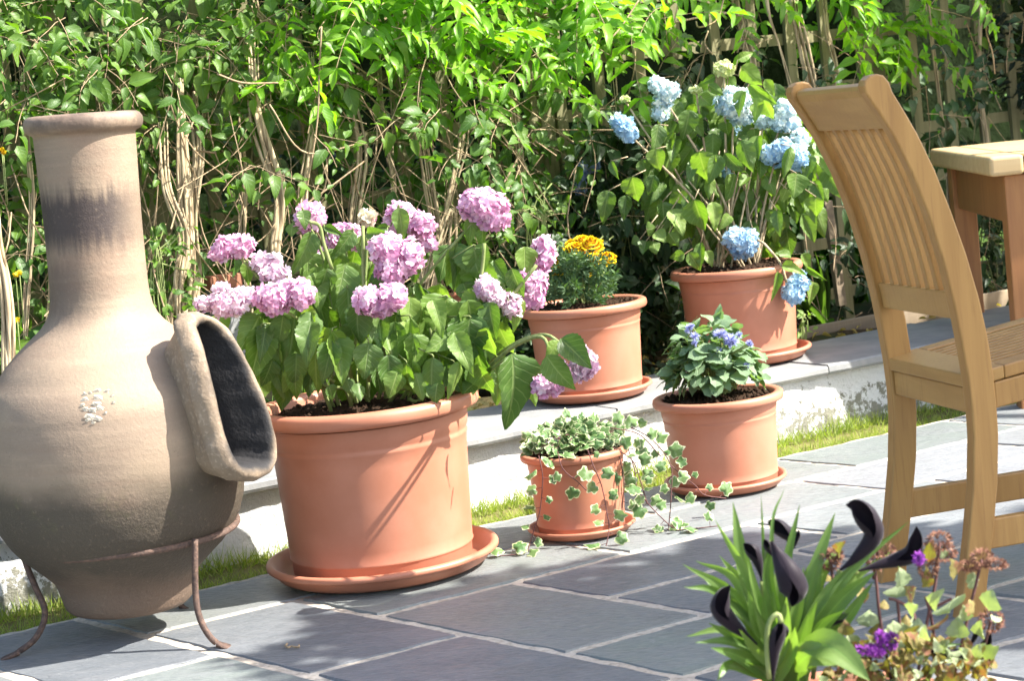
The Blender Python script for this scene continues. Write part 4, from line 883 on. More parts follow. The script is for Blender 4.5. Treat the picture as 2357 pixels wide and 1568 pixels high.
# foreground tub: black callas and a silver-leaved perennial
FY = 2.62; FC = Yp(1890, 1600, FY); FC.z = .14; fk = pxm(FY)
P0 = Vector((FC.x, FC.y, 0)); tub = thing('plant_tub', P0, 'round dark clay tub at the bottom edge of the picture holding callas', 'plant tub')
s = MB(); s.lathe([(0,0),(.16,0),(.165,.01),(.20,.115),(.205,.12),(.225,.122),(.228,.128),(.228,.146),(.222,.151),(.205,.151),(.198,.146),(.19,.1)], P0, 80); s.build('tub_body', M['brick'], tub)
s = MB(); vs = []; fs = []
for i in range(13):
    for j in range(60): a = 6.283*j/60; r_ = .197*i/12; vs.append((P0.x+r_*math.cos(a), P0.y+r_*math.sin(a), .135+rnd.uniform(-.006, .008)))
for i in range(12):
    for j in range(60): fs.append((i*60+j, (i+1)*60+j, (i+1)*60+(j+1) % 60, i*60+(j+1) % 60))
s.add(vs, fs); s.build('soil', M['soil'], tub)
cal = thing('calla_lily', Yp(1790, 1575, FY), 'calla lilies with near black flowers and long green leaves, blurred in the foreground', 'flowering plant')
lf = MB(); stems = MB()
def blade(pts, w_, dys=(0, 0, 0), tilt=0.0):
    q = spline([Yp(*c6(x, y), FY+d) for (x, y), d in zip(pts, dys)], 13); vs = []; uv = []
    for i, p in enumerate(q):
        s_ = i/12; d = (q[min(i+1, 12)]-q[max(i-1, 0)]).normalized(); c_ = CAMDIR(p); sd = d.cross(c_).normalized(); nn = sd.cross(d); sd = (sd*math.cos(tilt)+nn*math.sin(tilt)).normalized()
        wd = w_*.36*fk*(min(1, .42+s_*1.9))*(1-max(0, (s_-.45)/.55)**1.7)
        nn2 = sd.cross(d)
        for j in (-1, -.5, 0, .5, 1): vs.append(p+sd*wd*j+nn2*wd*(.35*abs(j)+.12*math.sin(s_*11+j*2)*abs(j))); uv.append((.5+j*.5, s_))
    lf.add(vs, [(i*5+j, i*5+j+1, i*5+j+6, i*5+j+5) for i in range(12) for j in range(4)], uv, rnd.random())
base = (470, 1560)
for x, y, mx, my_, w_, d in [(150,825,330,1150,44,0),(232,740,300,1100,62,.05),(362,705,385,1100,18,.03),(470,680,410,900,14,.06),(542,750,470,1100,40,.02),(705,790,600,1100,58,.04),(0,1030,260,1200,46,-.02),(5,1135,200,1185,34,-.03),(60,1015,260,1130,34,.05),(1045,832,720,1130,40,0),(975,962,700,1180,44,.03),(890,1065,700,1230,66,-.03),
   (55,1392,260,1400,38,-.05),(15,1365,220,1345,32,.0),(160,1570,230,1490,44,-.08),(130,1415,290,1470,56,-.07),(750,1240,620,1330,36,-.05),(180,1500,300,1500,40,-.06),(170,990,330,1200,50,.06),(640,960,560,1150,46,.05),(455,960,430,1200,44,.0),(300,1010,360,1250,46,-.02),(560,1040,520,1250,50,-.03),(740,935,650,1080,34,.06),
   (880,1110,740,1300,50,.0),(420,870,400,1150,46,-.03),(100,1100,260,1250,44,.02),(380,1120,400,1320,56,-.06),(800,1020,640,1200,44,.0),(120,1300,280,1400,46,-.04),(480,1180,470,1380,60,-.08),(300,1150,360,1330,56,-.07),(620,1200,560,1350,46,-.06),(420,1150,430,1350,50,-.05),(330,1230,400,1400,44,-.06),(640,1040,600,1300,44,.02),(260,1330,360,1450,40,-.07),(520,1320,500,1440,60,-.08),(580,1260,540,1400,50,-.07),(700,1450,600,1480,44,-.06)]:
    blade([(base[0]+rnd.uniform(-90, 110), base[1]+rnd.uniform(0, 60)), (mx, my_), (x, y)], w_*.88, (0, d*.6, d), rnd.uniform(-.5, .5))
blade([(560,1400),(700,1420),(865,1570)], 100, (-.06, -.1, -.14), .2); blade([(520,1500),(600,1450),(740,1490)], 90, (-.03, -.08, -.1), .2)
blade([(760,1450),(960,1420),(1300,1400)], 40, (0, .0, .02), .2)
def calla(pts, w_, dys, flare=1.0, open_=.55, stem=None):
    """spathe: a rolled sheet along pts (foot to tip), open on one side"""
    s = MB(); n1_, n2_ = 22, 20; q = spline([Yp(*c6(x, y), FY+d) for (x, y), d in zip(pts, dys)], n1_+1); vs = []; uv = []; ref = None
    for i, p in enumerate(q):
        s_ = i/n1_; d = (q[min(i+1, n1_)]-q[max(i-1, 0)]).normalized(); c_ = CAMDIR(p); sd = d.cross(c_).normalized(); nn = sd.cross(d)
        r_ = w_*.26*fk*(.10+.90*math.sin(min(1, s_/.62)*math.pi/2)**1.4 if s_ < .62 else (1-((s_-.62)/.38)**1.5)*1.0+.015)
        full = 2*math.pi*(1.06-open_*max(0, (s_-.3)/.7))
        for j in range(n2_+1):
            a = (j/n2_-.5)*full; rl = r_*(1+.10*s_*math.cos(a*2)+.12*(abs(j/n2_-.5)*2)**3*s_*flare)
            vs.append(p+sd*math.sin(a)*rl+nn*(-math.cos(a))*rl*.75*flare); uv.append((j/n2_, s_))
    s.add(vs, [(i*(n2_+1)+j, i*(n2_+1)+j+1, (i+1)*(n2_+1)+j+1, (i+1)*(n2_+1)+j) for i in range(n1_) for j in range(n2_)], uv); s.build('flower', M['black'], cal)
    if stem: stems.tube(spline([Yp(*c6(x, y), FY+.02) for x, y in stem], 12), .0035, 7, .5)
calla([(725,1060),(800,1000),(880,900),(850,820),(800,765),(752,758)], 112, (0,0,0,0,0,0), 1, .5, [(560,1560),(640,1250),(725,1060)])
calla([(810,1062),(900,1035),(990,1010),(1060,980),(1078,910),(1078,855)], 88, (0,0,0,-.01,-.01,-.01), 1, .5, [(600,1560),(650,1250),(740,1100),(810,1062)])
calla([(410,925),(440,985),(480,1060),(510,1130),(515,1180),(505,1228)], 138, (-.05,-.05,-.06,-.06,-.06,-.06), 1, .25, [(450,1560),(400,1200),(385,1000),(410,925)])
calla([(365,1110),(358,1060),(345,1010),(325,975),(300,950),(280,935)], 66, (0,)*6, 1, .4, [(420,1500),(380,1250),(365,1110)]); calla([(430,1010),(405,970),(390,940),(375,915)], 44, (-.03,)*4, 1, .4)
calla([(345,1400),(280,1350),(215,1290),(175,1235),(190,1170),(222,1128)], 96, (-.04,)*6, 1, .4, [(460,1560),(410,1470),(345,1400)])
calla([(490,985),(500,935),(490,900),(450,865),(410,845),(395,848)], 76, (.06,)*6, 1, .5, [(480,1500),(500,1200),(490,985)]); calla([(515,960),(528,910),(538,872)], 30, (.05,)*3)
calla([(418,1575),(420,1500),(425,1420),(440,1360),(452,1320),(450,1280)], 72, (-.09,)*6, 1, .3); calla([(455,1300),(470,1330),(478,1370)], 40, (-.08,)*3)
stems.tube(spline([Yp(*c6(x, y), FY-.09) for x, y in [(400,1560),(388,1400),(400,1300),(440,1262),(455,1300)]], 12), .0036, 7, .8)
calla([(660,1340),(690,1300),(730,1275),(765,1262)], 50, (0,)*4, 1, .4); calla([(655,1290),(660,1250),(668,1225)], 34, (0.02,)*3)
calla([(1070,1402),(1150,1425),(1240,1450),(1310,1470),(1350,1490),(1385,1485)], 82, (.03,)*6, 1, .5); calla([(1320,1470),(1360,1440),(1400,1400),(1420,1340)], 54, (.03,)*4, 1, .5); calla([(1325,1410),(1345,1370),(1372,1315)], 26, (.03,)*3)
stems.build('stem', M['gstem'], cal); lf.build('foliage', M['calla'], cal)

sv = thing('dead_nettle', Yp(2080, 1570, FY), 'silver leaved perennial with brown stems and a few purple flowers beside the callas', 'plant')
lf = MB(); lb_ = MB(); stems = MB(); T_SV = [leaf_tpl('ovate', 9, 5, d_, f_, .10, .25, 9) for d_, f_ in ((.3, .15), (.5, .1), (.1, .2), (.35, -.15))]
SL = [(990,1150,120,70,0),(840,1170,52,80,1),(1230,1205,130,90,0),(860,1270,120,95,0),(970,1330,95,75,0),(1030,1315,70,100,1),(1275,1325,105,95,0),(1215,1385,125,66,1),(1410,1205,95,75,0),(1060,1250,85,60,0),(925,1215,50,50,1),(1350,1110,60,75,0),(1010,1095,72,80,0),(1090,1385,85,55,0),(1180,1290,75,66,1),(1400,1455,105,52,0),(755,1330,80,60,1),(1130,1110,60,50,1),(1260,1060,66,42,1),(1375,1330,62,72,0),(1130,990,60,60,1),(1200,980,60,50,0),(900,1340,66,60,1),(1080,1310,66,66,0),(1340,1230,60,60,1),(800,1390,66,50,0),(700,1380,60,60,1),(1150,1200,66,60,0),(1060,1170,60,50,1),(1300,1260,70,66,0),(720,960,60,40,1),(690,1080,40,36,1),(1440,1270,50,60,0)]
for x, y, w_, h_, k in SL:
    leaf_px(lb_ if k else lf, c6(x, y+h_*.5), c6(x+rnd.uniform(-15, 15), y-h_*.5), w_*.5, FY+rnd.uniform(-.05, .09), rnd.uniform(-.03, .03), rnd.choice(T_SV), rnd.uniform(-1.1, 1.1))
for i in range(330):
    x = rnd.uniform(640, 1420); y = rnd.uniform(1340, 1580)
    if y < 1340+abs(x-1050)*.25: continue
    h_ = rnd.uniform(26, 60); leaf_px(lf if rnd.random() < .25 else lb_, c6(x, y+h_*.5), c6(x+rnd.uniform(-30, 30), y-h_*.4), h_*.5, FY+rnd.uniform(-.08, .1), rnd.uniform(-.03, .03), rnd.choice(T_SV), rnd.uniform(-1.1, 1.1))
for pts in ([(1080,1560),(1130,1280),(1165,1120),(1185,930)], [(960,1560),(910,1280),(895,1130),(885,1050)], [(1020,1560),(1000,1300),(990,1200)], [(1250,1560),(1320,1250),(1350,1130),(1378,1010)], [(1180,1560),(1150,1300),(1120,1180)], [(700,1200),(690,1080),(682,1010)], [(880,1100),(895,1010),(900,960)], [(1380,1500),(1400,1380),(1422,1290)], [(1080,1350),(1060,1250),(990,1200),(950,1190)], [(1140,1240),(1240,1190)]):
    stems.tube(spline([Yp(*c6(x, y), FY+.03) for x, y in pts], 12), .0022, 6, rnd.random())
def fluffball(x, y, rx, ry, mat, name, n=260, y_=FY+.03):
    s = MB(); c_ = Yp(*c6(x, y), y_)
    for q in range(n):
        d = rv().normalized(); p = c_+RT*d.x*rx*.5*fk*.8+UP*d.z*ry*.5*fk*.8+fw*d.y*rx*.5*fk*.8; e_ = d.orthogonal().normalized()*.0016; s.add([p-e_, p+e_, p+d*.005+rv(.0012)], [(0, 1, 2)], None, rnd.random())
    s.build(name, mat, sv, smooth=False)
for x, y, rx, ry in [(1185,925,62,50),(1200,975,70,50),(1380,1000,56,40),(1440,1030,60,24),(1320,1040,50,22),(1422,1290,62,66),(680,1010,50,56),(905,965,90,36),(1120,985,50,60),(1130,1040,50,66),(890,1010,44,56),(700,990,40,30)]: fluffball(x, y, rx, ry, M['rusty'], 'seed_head')
for x, y, rx, ry in [(962,1385,26,40),(890,1430,44,22),(912,1370,16,30),(1088,1005,16,24),(850,1425,50,20)]: fluffball(x, y, rx, ry, M['purple'], 'flower', 300, FY-.06)
stems.build('stem', M['pstem'], sv); lf.build('foliage', M['silver'], sv); lb_.build('foliage', M['bronze'], sv)
# little things on the paving
s = MB(); p = [G(u, v, .008) for u, v in [(657,1487),(663,1492),(670,1489),(680,1491),(688,1490)]]; s.tube(spline(p, 10), .0022, 6); s.tube([p[0]-Vector((0,.004,0)), p[0]+Vector((.003,.006,.002))], .002, 5); s.tube([p[-1]-Vector((0,.004,0)), p[-1]+Vector((0,.006,.002))], .002, 5)
tag(s.build('twig', M['twig']), 'tiny forked dry twig lying on the slate right of the chiminea', 'twig')
# ------------------------------------------------------------------ trellis fence, climbers, hedge
FNn = 5.50
for k in range(4):
    e0 = .62+k*1.40; wd = 1.34; sh = [.0, .01, -.005, .012][k]
    tr = thing('trellis_panel', W(e0+wd/2, FNn, .15), ['leftmost square trellis panel, smothered in climber stems', 'trellis panel behind the pink hydrangea with stems woven through it', 'trellis panel behind the blue hydrangea, its battens greenish and bare', 'dark shaded trellis panel at the far right behind the table'][k], 'trellis', 'weathered wooden trellis panels')
    for i in range(9):
        e = e0+.02+(wd-.04)*i/8+rnd.uniform(-.004, .004); s = MB(); s.box(W(e, FNn-.012+sh, 1.03), .040, .016, 1.78, E_, N_, (Vector((0,0,1))+E_*rnd.uniform(-.006, .006)).normalized()); s.build('upright', M['batten'], tr, smooth=False)
    for j in range(10):
        z = .25+j*.185; s = MB(); s.box(W(e0+wd/2, FNn+.006+sh, z), wd, .016, .040, E_, N_); s.build('crossbar', M['batten'], tr, smooth=False)
for k in range(5):
    e = .59+k*1.40; s = MB(); s.box(W(e, FNn+.01, .95), .055, .055, 2.1, E_, N_); bevel(tag(s.build('fence_post', M['batten'], smooth=False), ['post at the far left end of the trellis', 'post behind the pink hydrangea between two trellis panels', 'post left of the blue hydrangea between two trellis panels', 'post right of the blue hydrangea between two trellis panels', 'post at the far right end of the trellis in deep shade'][k], 'fence post', 'posts of the trellis'), .004)
s = MB(); a = FN(1937, 703, 5.30); b = FN(1903, 462, 5.34); s.box((a+b)/2, .034, .02, (b-a).length, E_, N_, (b-a).normalized()); tag(s.build('stake', M['board'], smooth=False), 'grey flat wooden stake standing in the bed right of the blue hydrangea', 'stake')
s = MB(); a = W(5.0, 5.2, 0); p = G(505, 646, .2); p = FN(512, 648, 5.3); s.box(p, .10, .07, .04, E_, N_); bevel(tag(s.build('brick', M['brick'], smooth=False), 'loose red brick behind the left pink flowers', 'brick'), .004); 
s = MB(); s.box(Vector((p.x, p.y, (p.z-.021+.14)/2)), .09, .06, p.z-.021-.14, E_, N_); tag(s.build('stone_block', M['coping'], smooth=False), 'stone block in the bed under the loose red brick', 'stone')

FOL = {}
def region(u, v):
    """what grows where on the fence -> (kind, amount)"""
    wob = 30*math.sin(u*.013)+20*math.sin(u*.031+1)
    if v < 235+wob and u < 640: return 'honey', 1.0
    if v < 190+wob and 600 <= u < 1540: return ('wist', .8) if rnd.random() < .62 else ('honey', .9)
    if u < 130: return 'honey', .75
    if v < 300+wob and u < 1180: return 'honey', .40
    if 1020 < u < 1290 and v < 560: return 'honey', .85
    if v < 60+wob*.6 and 1540 <= u < 1880: return ('wist' if rnd.random() < .5 else 'honey'), .40
    if v < 260 and 1180 <= u < 1560: return 'honey', .8
    if 1900 <= u < 2110 and v < 190: return 'wist', .6
    if u >= 2100 and v < 60: return 'honey', .25
    if u < 1180: return 'honey', .40 if v < 720 else .25
    if 1230 <= u < 1570: return 'shade', 1.0
    if u > 1560 and v > 420: return 'shade', .25
    return 'shade', .12
def plant_of(u, kind):
    if kind == 'wist': return 'w1' if u < 1700 else 'w2'
    if kind == 'shade': return 's1' if u < 1560 else 's2'
    return 'h%d' % (0 if u < 130 else 1 if u < 480 else 2 if u < 800 else 3 if u < 1150 else 4 if u < 1560 else 5)
GP = {}
def gp(k):
    if k not in GP: GP[k] = dict(leaf=MB(), twig=MB(), stem=[])
    return GP[k]
def shoot(k, p, d, L, kind):
    g_ = gp(k); n_ = max(3, int(L/.035)); q = [p]; sr = rnd.random()
    for i in range(n_): d = (d+Vector((0, 0, -.10))+rv(.12)).normalized(); q.append(q[-1]+d*L/n_)
    g_['twig'].tube(q, [.0016-.0008*i/n_ for i in range(n_+1)], 4, rnd.random(), False)
    for i in range(1, n_+1):
        dd = (q[i]-q[i-1]).normalized(); side = dd.cross(-N_+Vector((0, 0, .3))).normalized()
        for sg in (-1, 1):
            if rnd.random() < .12: continue
            Lf = rnd.choice([rnd.uniform(.028, .05), rnd.uniform(.05, .095)])*(1.1-.5*i/n_); yd = side*sg+dd*.5+Vector((0, 0, -.35))+rv(.25)
            put(g_['leaf'], rnd.choice(T_SE if kind == 'honey' and k == 'h4' else T_OV), q[i]+yd.normalized()*.008, yd, -N_*.55+Vector((0, 0, .75))+rv(.35), Lf, Lf*.58, min(1, max(0, sr+rnd.gauss(0, .15))))
def rachis(k, p, d, L):
    g_ = gp(k); n_ = rnd.choice([4, 5, 6]); q = [p]
    for i in range(n_): d = (d+Vector((0, 0, -.12))+rv(.05)).normalized(); q.append(q[-1]+d*L/n_)
    g_['twig'].tube(q, .0011, 4, rnd.random(), False); up_ = -N_*.5+Vector((0, 0, .8))+rv(.3)
    for i in range(1, n_+1):
        dd = (q[i]-q[i-1]).normalized(); side = dd.cross(up_).normalized()
        for sg in ((-1, 1) if i < n_ else (-1, 0, 1)):
            yd = side*sg+dd*(.55 if sg else 1)+Vector((0, 0, -.12))+rv(.08); Lf = L*rnd.uniform(.34, .44); put(g_['leaf'], rnd.choice(T_LA), q[i], yd, up_+rv(.15), Lf, Lf*.33)
for i in range(2700):
    u = rnd.uniform(-160, 2500); v = rnd.uniform(-240, 860); kind, am = region(u, max(0, v))
    cl_ = math.sin(u*.021+math.sin(v*.017)*2)+math.sin(v*.027+u*.008+2)+.8*math.sin(u*.047-v*.031)
    if kind != 'shade': am *= min(1.25, max(.12, .72+.42*cl_))
    if rnd.random() > am: continue
    dep = rnd.uniform(5.08, 5.52) if v < 300 else rnd.uniform(5.2, 5.62)
    if 1560 < u < 2110 and kind != 'shade': dep = rnd.uniform(5.3, 5.6)
    p = FN(u, v, dep)
    if p.z < .16: continue
    d = E_*rnd.gauss(0, .8)-N_*rnd.uniform(-.1, .8)+Vector((0, 0, rnd.uniform(-.5, .7)))
    k = plant_of(u, kind)
    if kind == 'wist': rachis(k, p, d.normalized(), rnd.uniform(.13, .24))
    else: shoot(k, p, d.normalized(), rnd.uniform(.10, .26), kind)
# a few sprays the photo shows clearly
for (u, v, du, dv) in [(1455,60,-10,170),(1010,150,120,10),(900,60,120,20),(820,40,-60,110),(1180,60,60,60),(1240,120,-90,40),(1330,20,60,90),(1700,10,20,60),(1930,20,60,120),(2010,60,-60,110),(2225,-40,40,60)]:
    p = FN(u, v, 5.0); d = (FN(u+du, v+dv, 4.96)-p); rachis('w1' if u < 1600 else 'w2', p, d.normalized(), max(.16, d.length))
for (u, v) in [(1100,250),(1165,290),(1120,380),(1180,400),(1060,370),(1150,490),(1080,480),(1000,270),(930,290),(640,420),(560,400),(340,60),(240,180),(80,110),(150,60),(60,260),(720,330)]:
    for q in range(2): shoot('h4' if u > 1000 else 'h1' if u > 130 else 'h0', FN(u+rnd.uniform(-20, 20), v-20, 4.98), (E_*rnd.uniform(-1, 1)-N_*.3+Vector((0, 0, -.2))).normalized(), .14, 'honey')
# woody stems: bundles of stringy bark
def woody(k, pts, wpx, n=5.30):
    wpx *= 1.0; n -= .10
    g_ = MB(); gp(k)['stem'].append(g_); m_ = max(4, int(wpx/4.5)); r_ = pxm(6.3)*wpx/2
    for i in range(m_):
        off = (i/(m_-1)-.5)*1.5*r_; ph = rnd.uniform(0, 6); q = []; dn = rnd.uniform(-.5, .5)*r_
        for j, p in enumerate(spline([FN(pts[0][0]-8, pts[0][1]-150, n+.05)]+[FN(u, v, n) for u, v in pts]+[FN(pts[-1][0]+rnd.uniform(-8, 8), pts[-1][1]+90, n)], 24)): q.append(p+E_*(off*(1+.25*math.sin(j*.35+ph)+.5*(j < 6)*(6-j)/6*math.sin(ph)))+N_*(dn+.3*r_*math.sin(j*.45+ph)))
        rr_ = r_*rnd.uniform(.14, .40); g_.tube(q, [rr_*min(1, .35+j*.11) for j in range(24)], 6, rnd.random())
for k, pts, w_, n in [('h1',[(420,330),(432,560),(415,640),(388,730)],30,5.25),('h1',[(455,360),(440,500),(452,640),(430,760)],24,5.3),('h2',[(585,240),(615,350),(645,450),(632,580),(628,700)],32,5.25),('h1',[(383,430),(425,540),(412,650)],20,5.2),
  ('h2',[(720,270),(708,360),(698,450),(704,560),(720,680)],24,5.3),('h0',[(-5,560),(8,640),(18,740),(22,830)],24,5.05),('h3',[(930,180),(968,320),(985,430),(1005,560),(985,680)],24,5.3),('h4',[(1068,320),(1050,400),(1030,480),(1010,600)],22,5.3),
  ('h3',[(802,200),(832,350),(815,500),(820,640)],22,5.32),('h3',[(975,650),(1005,570),(1040,480)],18,5.25),('h2',[(540,230),(560,400),(560,560),(575,700)],18,5.36),('h0',[(60,300),(75,480),(60,700)],12,5.3),('h0',[(110,480),(118,640),(108,760)],10,5.3),
  ('w2',[(1690,-20),(1705,60),(1730,150),(1720,300)],24,5.42),('w2',[(1820,-20),(1850,110),(1880,260),(1885,420)],26,5.45),('w2',[(1900,60),(1925,160),(1935,330)],16,5.5),('h5',[(1768,20),(1795,110),(1822,215)],9,5.3),('h3',[(880,260),(905,420),(890,600)],14,5.4),('h4',[(1180,200),(1200,400),(1190,620)],14,5.4),
  ('s1',[(1340,380),(1350,600),(1345,760)],10,5.45),('s1',[(1420,300),(1412,560),(1430,780)],12,5.5),('w1',[(1120,-60),(1260,40),(1480,60),(1700,30)],14,5.4),('w1',[(600,40),(800,60),(1000,20),(1180,50)],14,5.4),('w2',[(2130,-40),(2150,150),(2180,400)],16,5.5),('w2',[(2260,-40),(2255,200),(2290,450)],14,5.5)]: woody(k, pts, w_, n)
# dry wiry stems criss-crossing
for i in range(420):
    u = rnd.uniform(-40, 1190) if rnd.random() < .82 else rnd.uniform(1190, 2357); v = rnd.uniform(20, 640); a = rnd.gauss(1.45, .55)*rnd.choice([1, 1, 1, -1]); L = rnd.uniform(110, 380)
    n = rnd.uniform(5.05, 5.5); c_ = rnd.uniform(-.5, .5)*L*.35; x2, y2 = u+math.cos(a)*L, v+abs(math.sin(a))*L
    if y2 > 800: continue
    gp(plant_of(u, 'honey'))['twig'].tube(spline([FN(u, v, n), FN((u+x2)/2+c_, (v+y2)/2, n+rnd.uniform(-.1, .1)), FN(x2, y2, n+rnd.uniform(-.1, .1))], 9), rnd.uniform(.0008, .0028), 4, rnd.random(), False)
for pts in ([(2275,20),(2270,70),(2284,120),(2290,170)], [(1665,0),(1650,45),(1610,62),(1602,48)], [(1630,70),(1622,100),(1640,125)], [(1470,0),(1430,60),(1400,95)], [(1125,200),(1180,200),(1240,175),(1290,150)], [(740,60),(735,160),(728,300),(690,520)], [(500,170),(560,190),(640,190)], [(690,480),(760,430),(840,370)], [(620,240),(700,350),(830,330)]):
    gp(plant_of(pts[0][0], 'honey'))['twig'].tube(spline([FN(u, v, 4.98) for u, v in pts], 14), .0026, 5, .9)
names = {'h0': ('leafy climber at the far left edge behind the chiminea neck', 'honey'), 'h1': ('climbing shrub with shredding tan stems just right of the chiminea neck', 'honey'), 'h2': ('climber with a thick pale twisted stem above the left pink flowers', 'honey'), 'h3': ('tangled climber with thin stems behind the middle of the pink hydrangea', 'honey'),
 'h4': ('climber with clear toothed green leaves above the topmost pink flower', 'honey'), 'h5': ('thin leafy climber over the trellis above the blue hydrangea', 'honey'), 'w1': ('wisteria with bright yellow green feathery leaves along the top of the fence', 'wist'), 'w2': ('wisteria with dark trunks and bright leaves above the chair back', 'wist'),
 's1': ('shrub in the gap behind the marigold pot, shade painted into its dark leaves', 'darkleaf'), 's2': ('low dark undergrowth at the trellis foot right of the blue hydrangea', 'darkleaf')}
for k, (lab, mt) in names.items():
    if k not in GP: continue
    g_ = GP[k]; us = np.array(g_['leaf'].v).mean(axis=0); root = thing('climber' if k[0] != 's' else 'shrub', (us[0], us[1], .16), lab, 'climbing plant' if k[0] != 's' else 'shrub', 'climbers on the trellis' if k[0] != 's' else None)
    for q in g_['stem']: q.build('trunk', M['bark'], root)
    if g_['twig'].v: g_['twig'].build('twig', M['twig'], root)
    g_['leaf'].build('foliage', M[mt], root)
# common ivy and ground plants low behind the coping
lf = MB(); tw = MB()
for i in range(2200):
    u = rnd.uniform(-60, 1600); v = rnd.uniform(330, 860)
    if rnd.random() > .4+.4*(v > 520)+.25*(1250 < u < 1560): continue
    p = FN(u, v, rnd.uniform(5.5, 5.66))
    if p.z < .15: continue
    put(lf, rnd.choice(T_IV), p, E_*rnd.gauss(0, 1)+Vector((0, 0, rnd.gauss(-.4, .6))), -N_+rv(.5), rnd.uniform(.035, .07), rnd.uniform(.035, .06))
ivp = thing('ivy', W(2.6, 5.6, .15), 'dark green common ivy creeping low through the trellis', 'climbing plant'); lf.build('foliage', M['ivyd'], ivp)
for i in range(40): e = rnd.uniform(1.2, 3.6); tw.tube(spline([W(e, 5.6, .15), W(e+rnd.uniform(-.1, .1), 5.58, .5), W(e+rnd.uniform(-.3, .3), 5.6, rnd.uniform(.6, 1.2))], 8), .003, 5)
tw.build('vine', M['dstem'], ivp)
def grassy(name, lab, cat, spots, mat, hgt, wd, lean=.35, per=26):
    g_ = MB()
    for (e, n) in spots:
        for i in range(per):
            d = Vector((rnd.gauss(0, lean), rnd.gauss(0, lean), 1)); b = W(e+rnd.gauss(0, .03), n+rnd.gauss(0, .03), .15); h_ = hgt*rnd.uniform(.5, 1.15)
            put(g_, T_LG, b, d, -N_+rv(.4), h_, wd)
    return tag(g_.build(name, mat), lab, cat)
T_LG = leaf_tpl('strap', 6, 3, .35, .15)
grassy('grass_tuft', 'strappy green grass tuft at the trellis foot beside the grey stake', 'grass plant', [(3.85,5.35),(3.98,5.42),(4.12,5.4),(4.3,5.36)], M['hyd'], .26, .009)
grassy('grass_tuft', 'strappy bright plants behind the trellis between stake and blue pot', 'grass plant', [(3.9+.16*i, 5.8+.05*(i % 3)) for i in range(8)], M['lush'], .46, .014)
grassy('grass_tuft', 'small green clump growing at the left behind the chiminea body', 'grass plant', [(1.35+.12*i, 5.1+.05*(i % 2)) for i in range(9)], M['hyd'], .2, .009, .5, 16)
def softplant(name, lab, cat, c_, rx, rz, n, mat, Lf, tpl, stems_=8, dep=.12, asp=.55):
    root = thing(name, (c_.x, c_.y, .15), lab, cat); g_ = MB(); st_ = MB()
    for i in range(n):
        d = rv().normalized()*rnd.uniform(.3, 1)**.5; p = c_+E_*d.x*rx+Vector((0, 0, d.z*rz))+N_*d.y*dep
        if p.z < .16: continue
        put(g_, rnd.choice(tpl), p, E_*d.x+Vector((0, 0, rnd.uniform(-.7, .4)))-N_*.2+rv(.3), -N_*.6+Vector((0, 0, .7))+rv(.35), Lf*rnd.uniform(.7, 1.2), Lf*asp*rnd.uniform(.8, 1.1))
    for i in range(stems_): st_.tube(spline([Vector((c_.x, c_.y, .15))+E_*rnd.gauss(0, .02), c_+E_*rnd.uniform(-.5, .5)*rx, c_+E_*rnd.uniform(-.9, .9)*rx+Vector((0, 0, rz*rnd.uniform(0, .9)))], 8), .0022, 5)
    st_.build('stem', M['gstem'], root); g_.build('foliage', mat, root)
softplant('herb', 'leafy seedling plants with little buds between the chiminea and pink flowers', 'plant', FN(372, 640, 5.1), .10, .16, 130, M['honey'], .032, T_OV)
softplant('herb', 'wiry budded stems left of the marigolds behind the pink flowers', 'plant', FN(1235, 520, 5.1), .09, .14, 90, M['hyd'], .026, T_OV, 14)
softplant('shrub', 'green bushy undergrowth behind the trellis foot right of the blue hydrangea', 'shrub', W(4.25, 6.0, .45), .55, .28, 900, M['lush'], .05, T_OV, 12, .15)
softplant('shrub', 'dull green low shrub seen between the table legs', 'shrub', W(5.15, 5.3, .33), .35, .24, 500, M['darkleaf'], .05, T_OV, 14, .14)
softplant('shrub', 'tall leafy shrub darkened to paint the shade in the gap left of the tall blue hydrangea', 'shrub', FN(1440, 560, 5.34), .24, .40, 1000, M['darkleaf'], .055, T_OV, 20, .08)
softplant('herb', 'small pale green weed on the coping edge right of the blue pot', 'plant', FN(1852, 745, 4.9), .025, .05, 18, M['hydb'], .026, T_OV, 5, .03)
softplant('shrub', 'undergrowth behind the marigold pot with shade painted into its dark leaves', 'shrub', W(3.18, 5.22, .38), .30, .26, 900, M['darkleaf'], .045, T_OV, 20, .14)
bh2 = thing('hydrangea', W(3.25, 5.35, .16), 'second blue hydrangea, shade painted into its violet blue flowers, left of the tall one', 'flowering plant')
for lb in ([c8(105,740)+(16,20), c8(95,820)+(14,20), c8(120,700)+(12,10)], [c8(180,700)+(14,14)]): head(bh2, lb, 6.3, M['shadeb'], .011)
lf = MB(); 
for u, v in [(1270,430),(1255,470),(1380,440),(1360,500),(1300,490),(1400,480)]: leaf_px(lf, (u, v), (u-10, v+55), 36, 6.3, .03)
st_ = MB(); st_.tube(spline([W(3.25, 5.35, .16), Yp(1350, 600, 6.3), Yp(1342, 430, 6.3)], 8), .004, 6); st_.build('stem', M['dstem'], bh2); lf.build('foliage', M['hyd'], bh2)
for lab, pts in (('small yellow flowers at the left edge behind the chiminea', [(36,632,7),(45,627,6),(30,740,8),(40,735,6),(22,700,6),(20,738,6)]), ('tiny red flower at the left edge beside the chiminea neck', [(4,690/2,7),(8,352,6)])):
    root = thing('wild_flower', FN(pts[0][0], 820, 5.05), lab, 'flower'); st_ = MB()
    for u, v, r_ in pts: head(root, [(u, v, r_*.62, r_*.62)], FN(u, v, 5.05).y, M['yflower'] if 'yellow' in lab else M['orange'], .005, .6); st_.tube([FN(u+10, v+120, 5.06), FN(u, v, 5.06)], .0014, 5)
    st_.build('stem', M['gstem'], root)

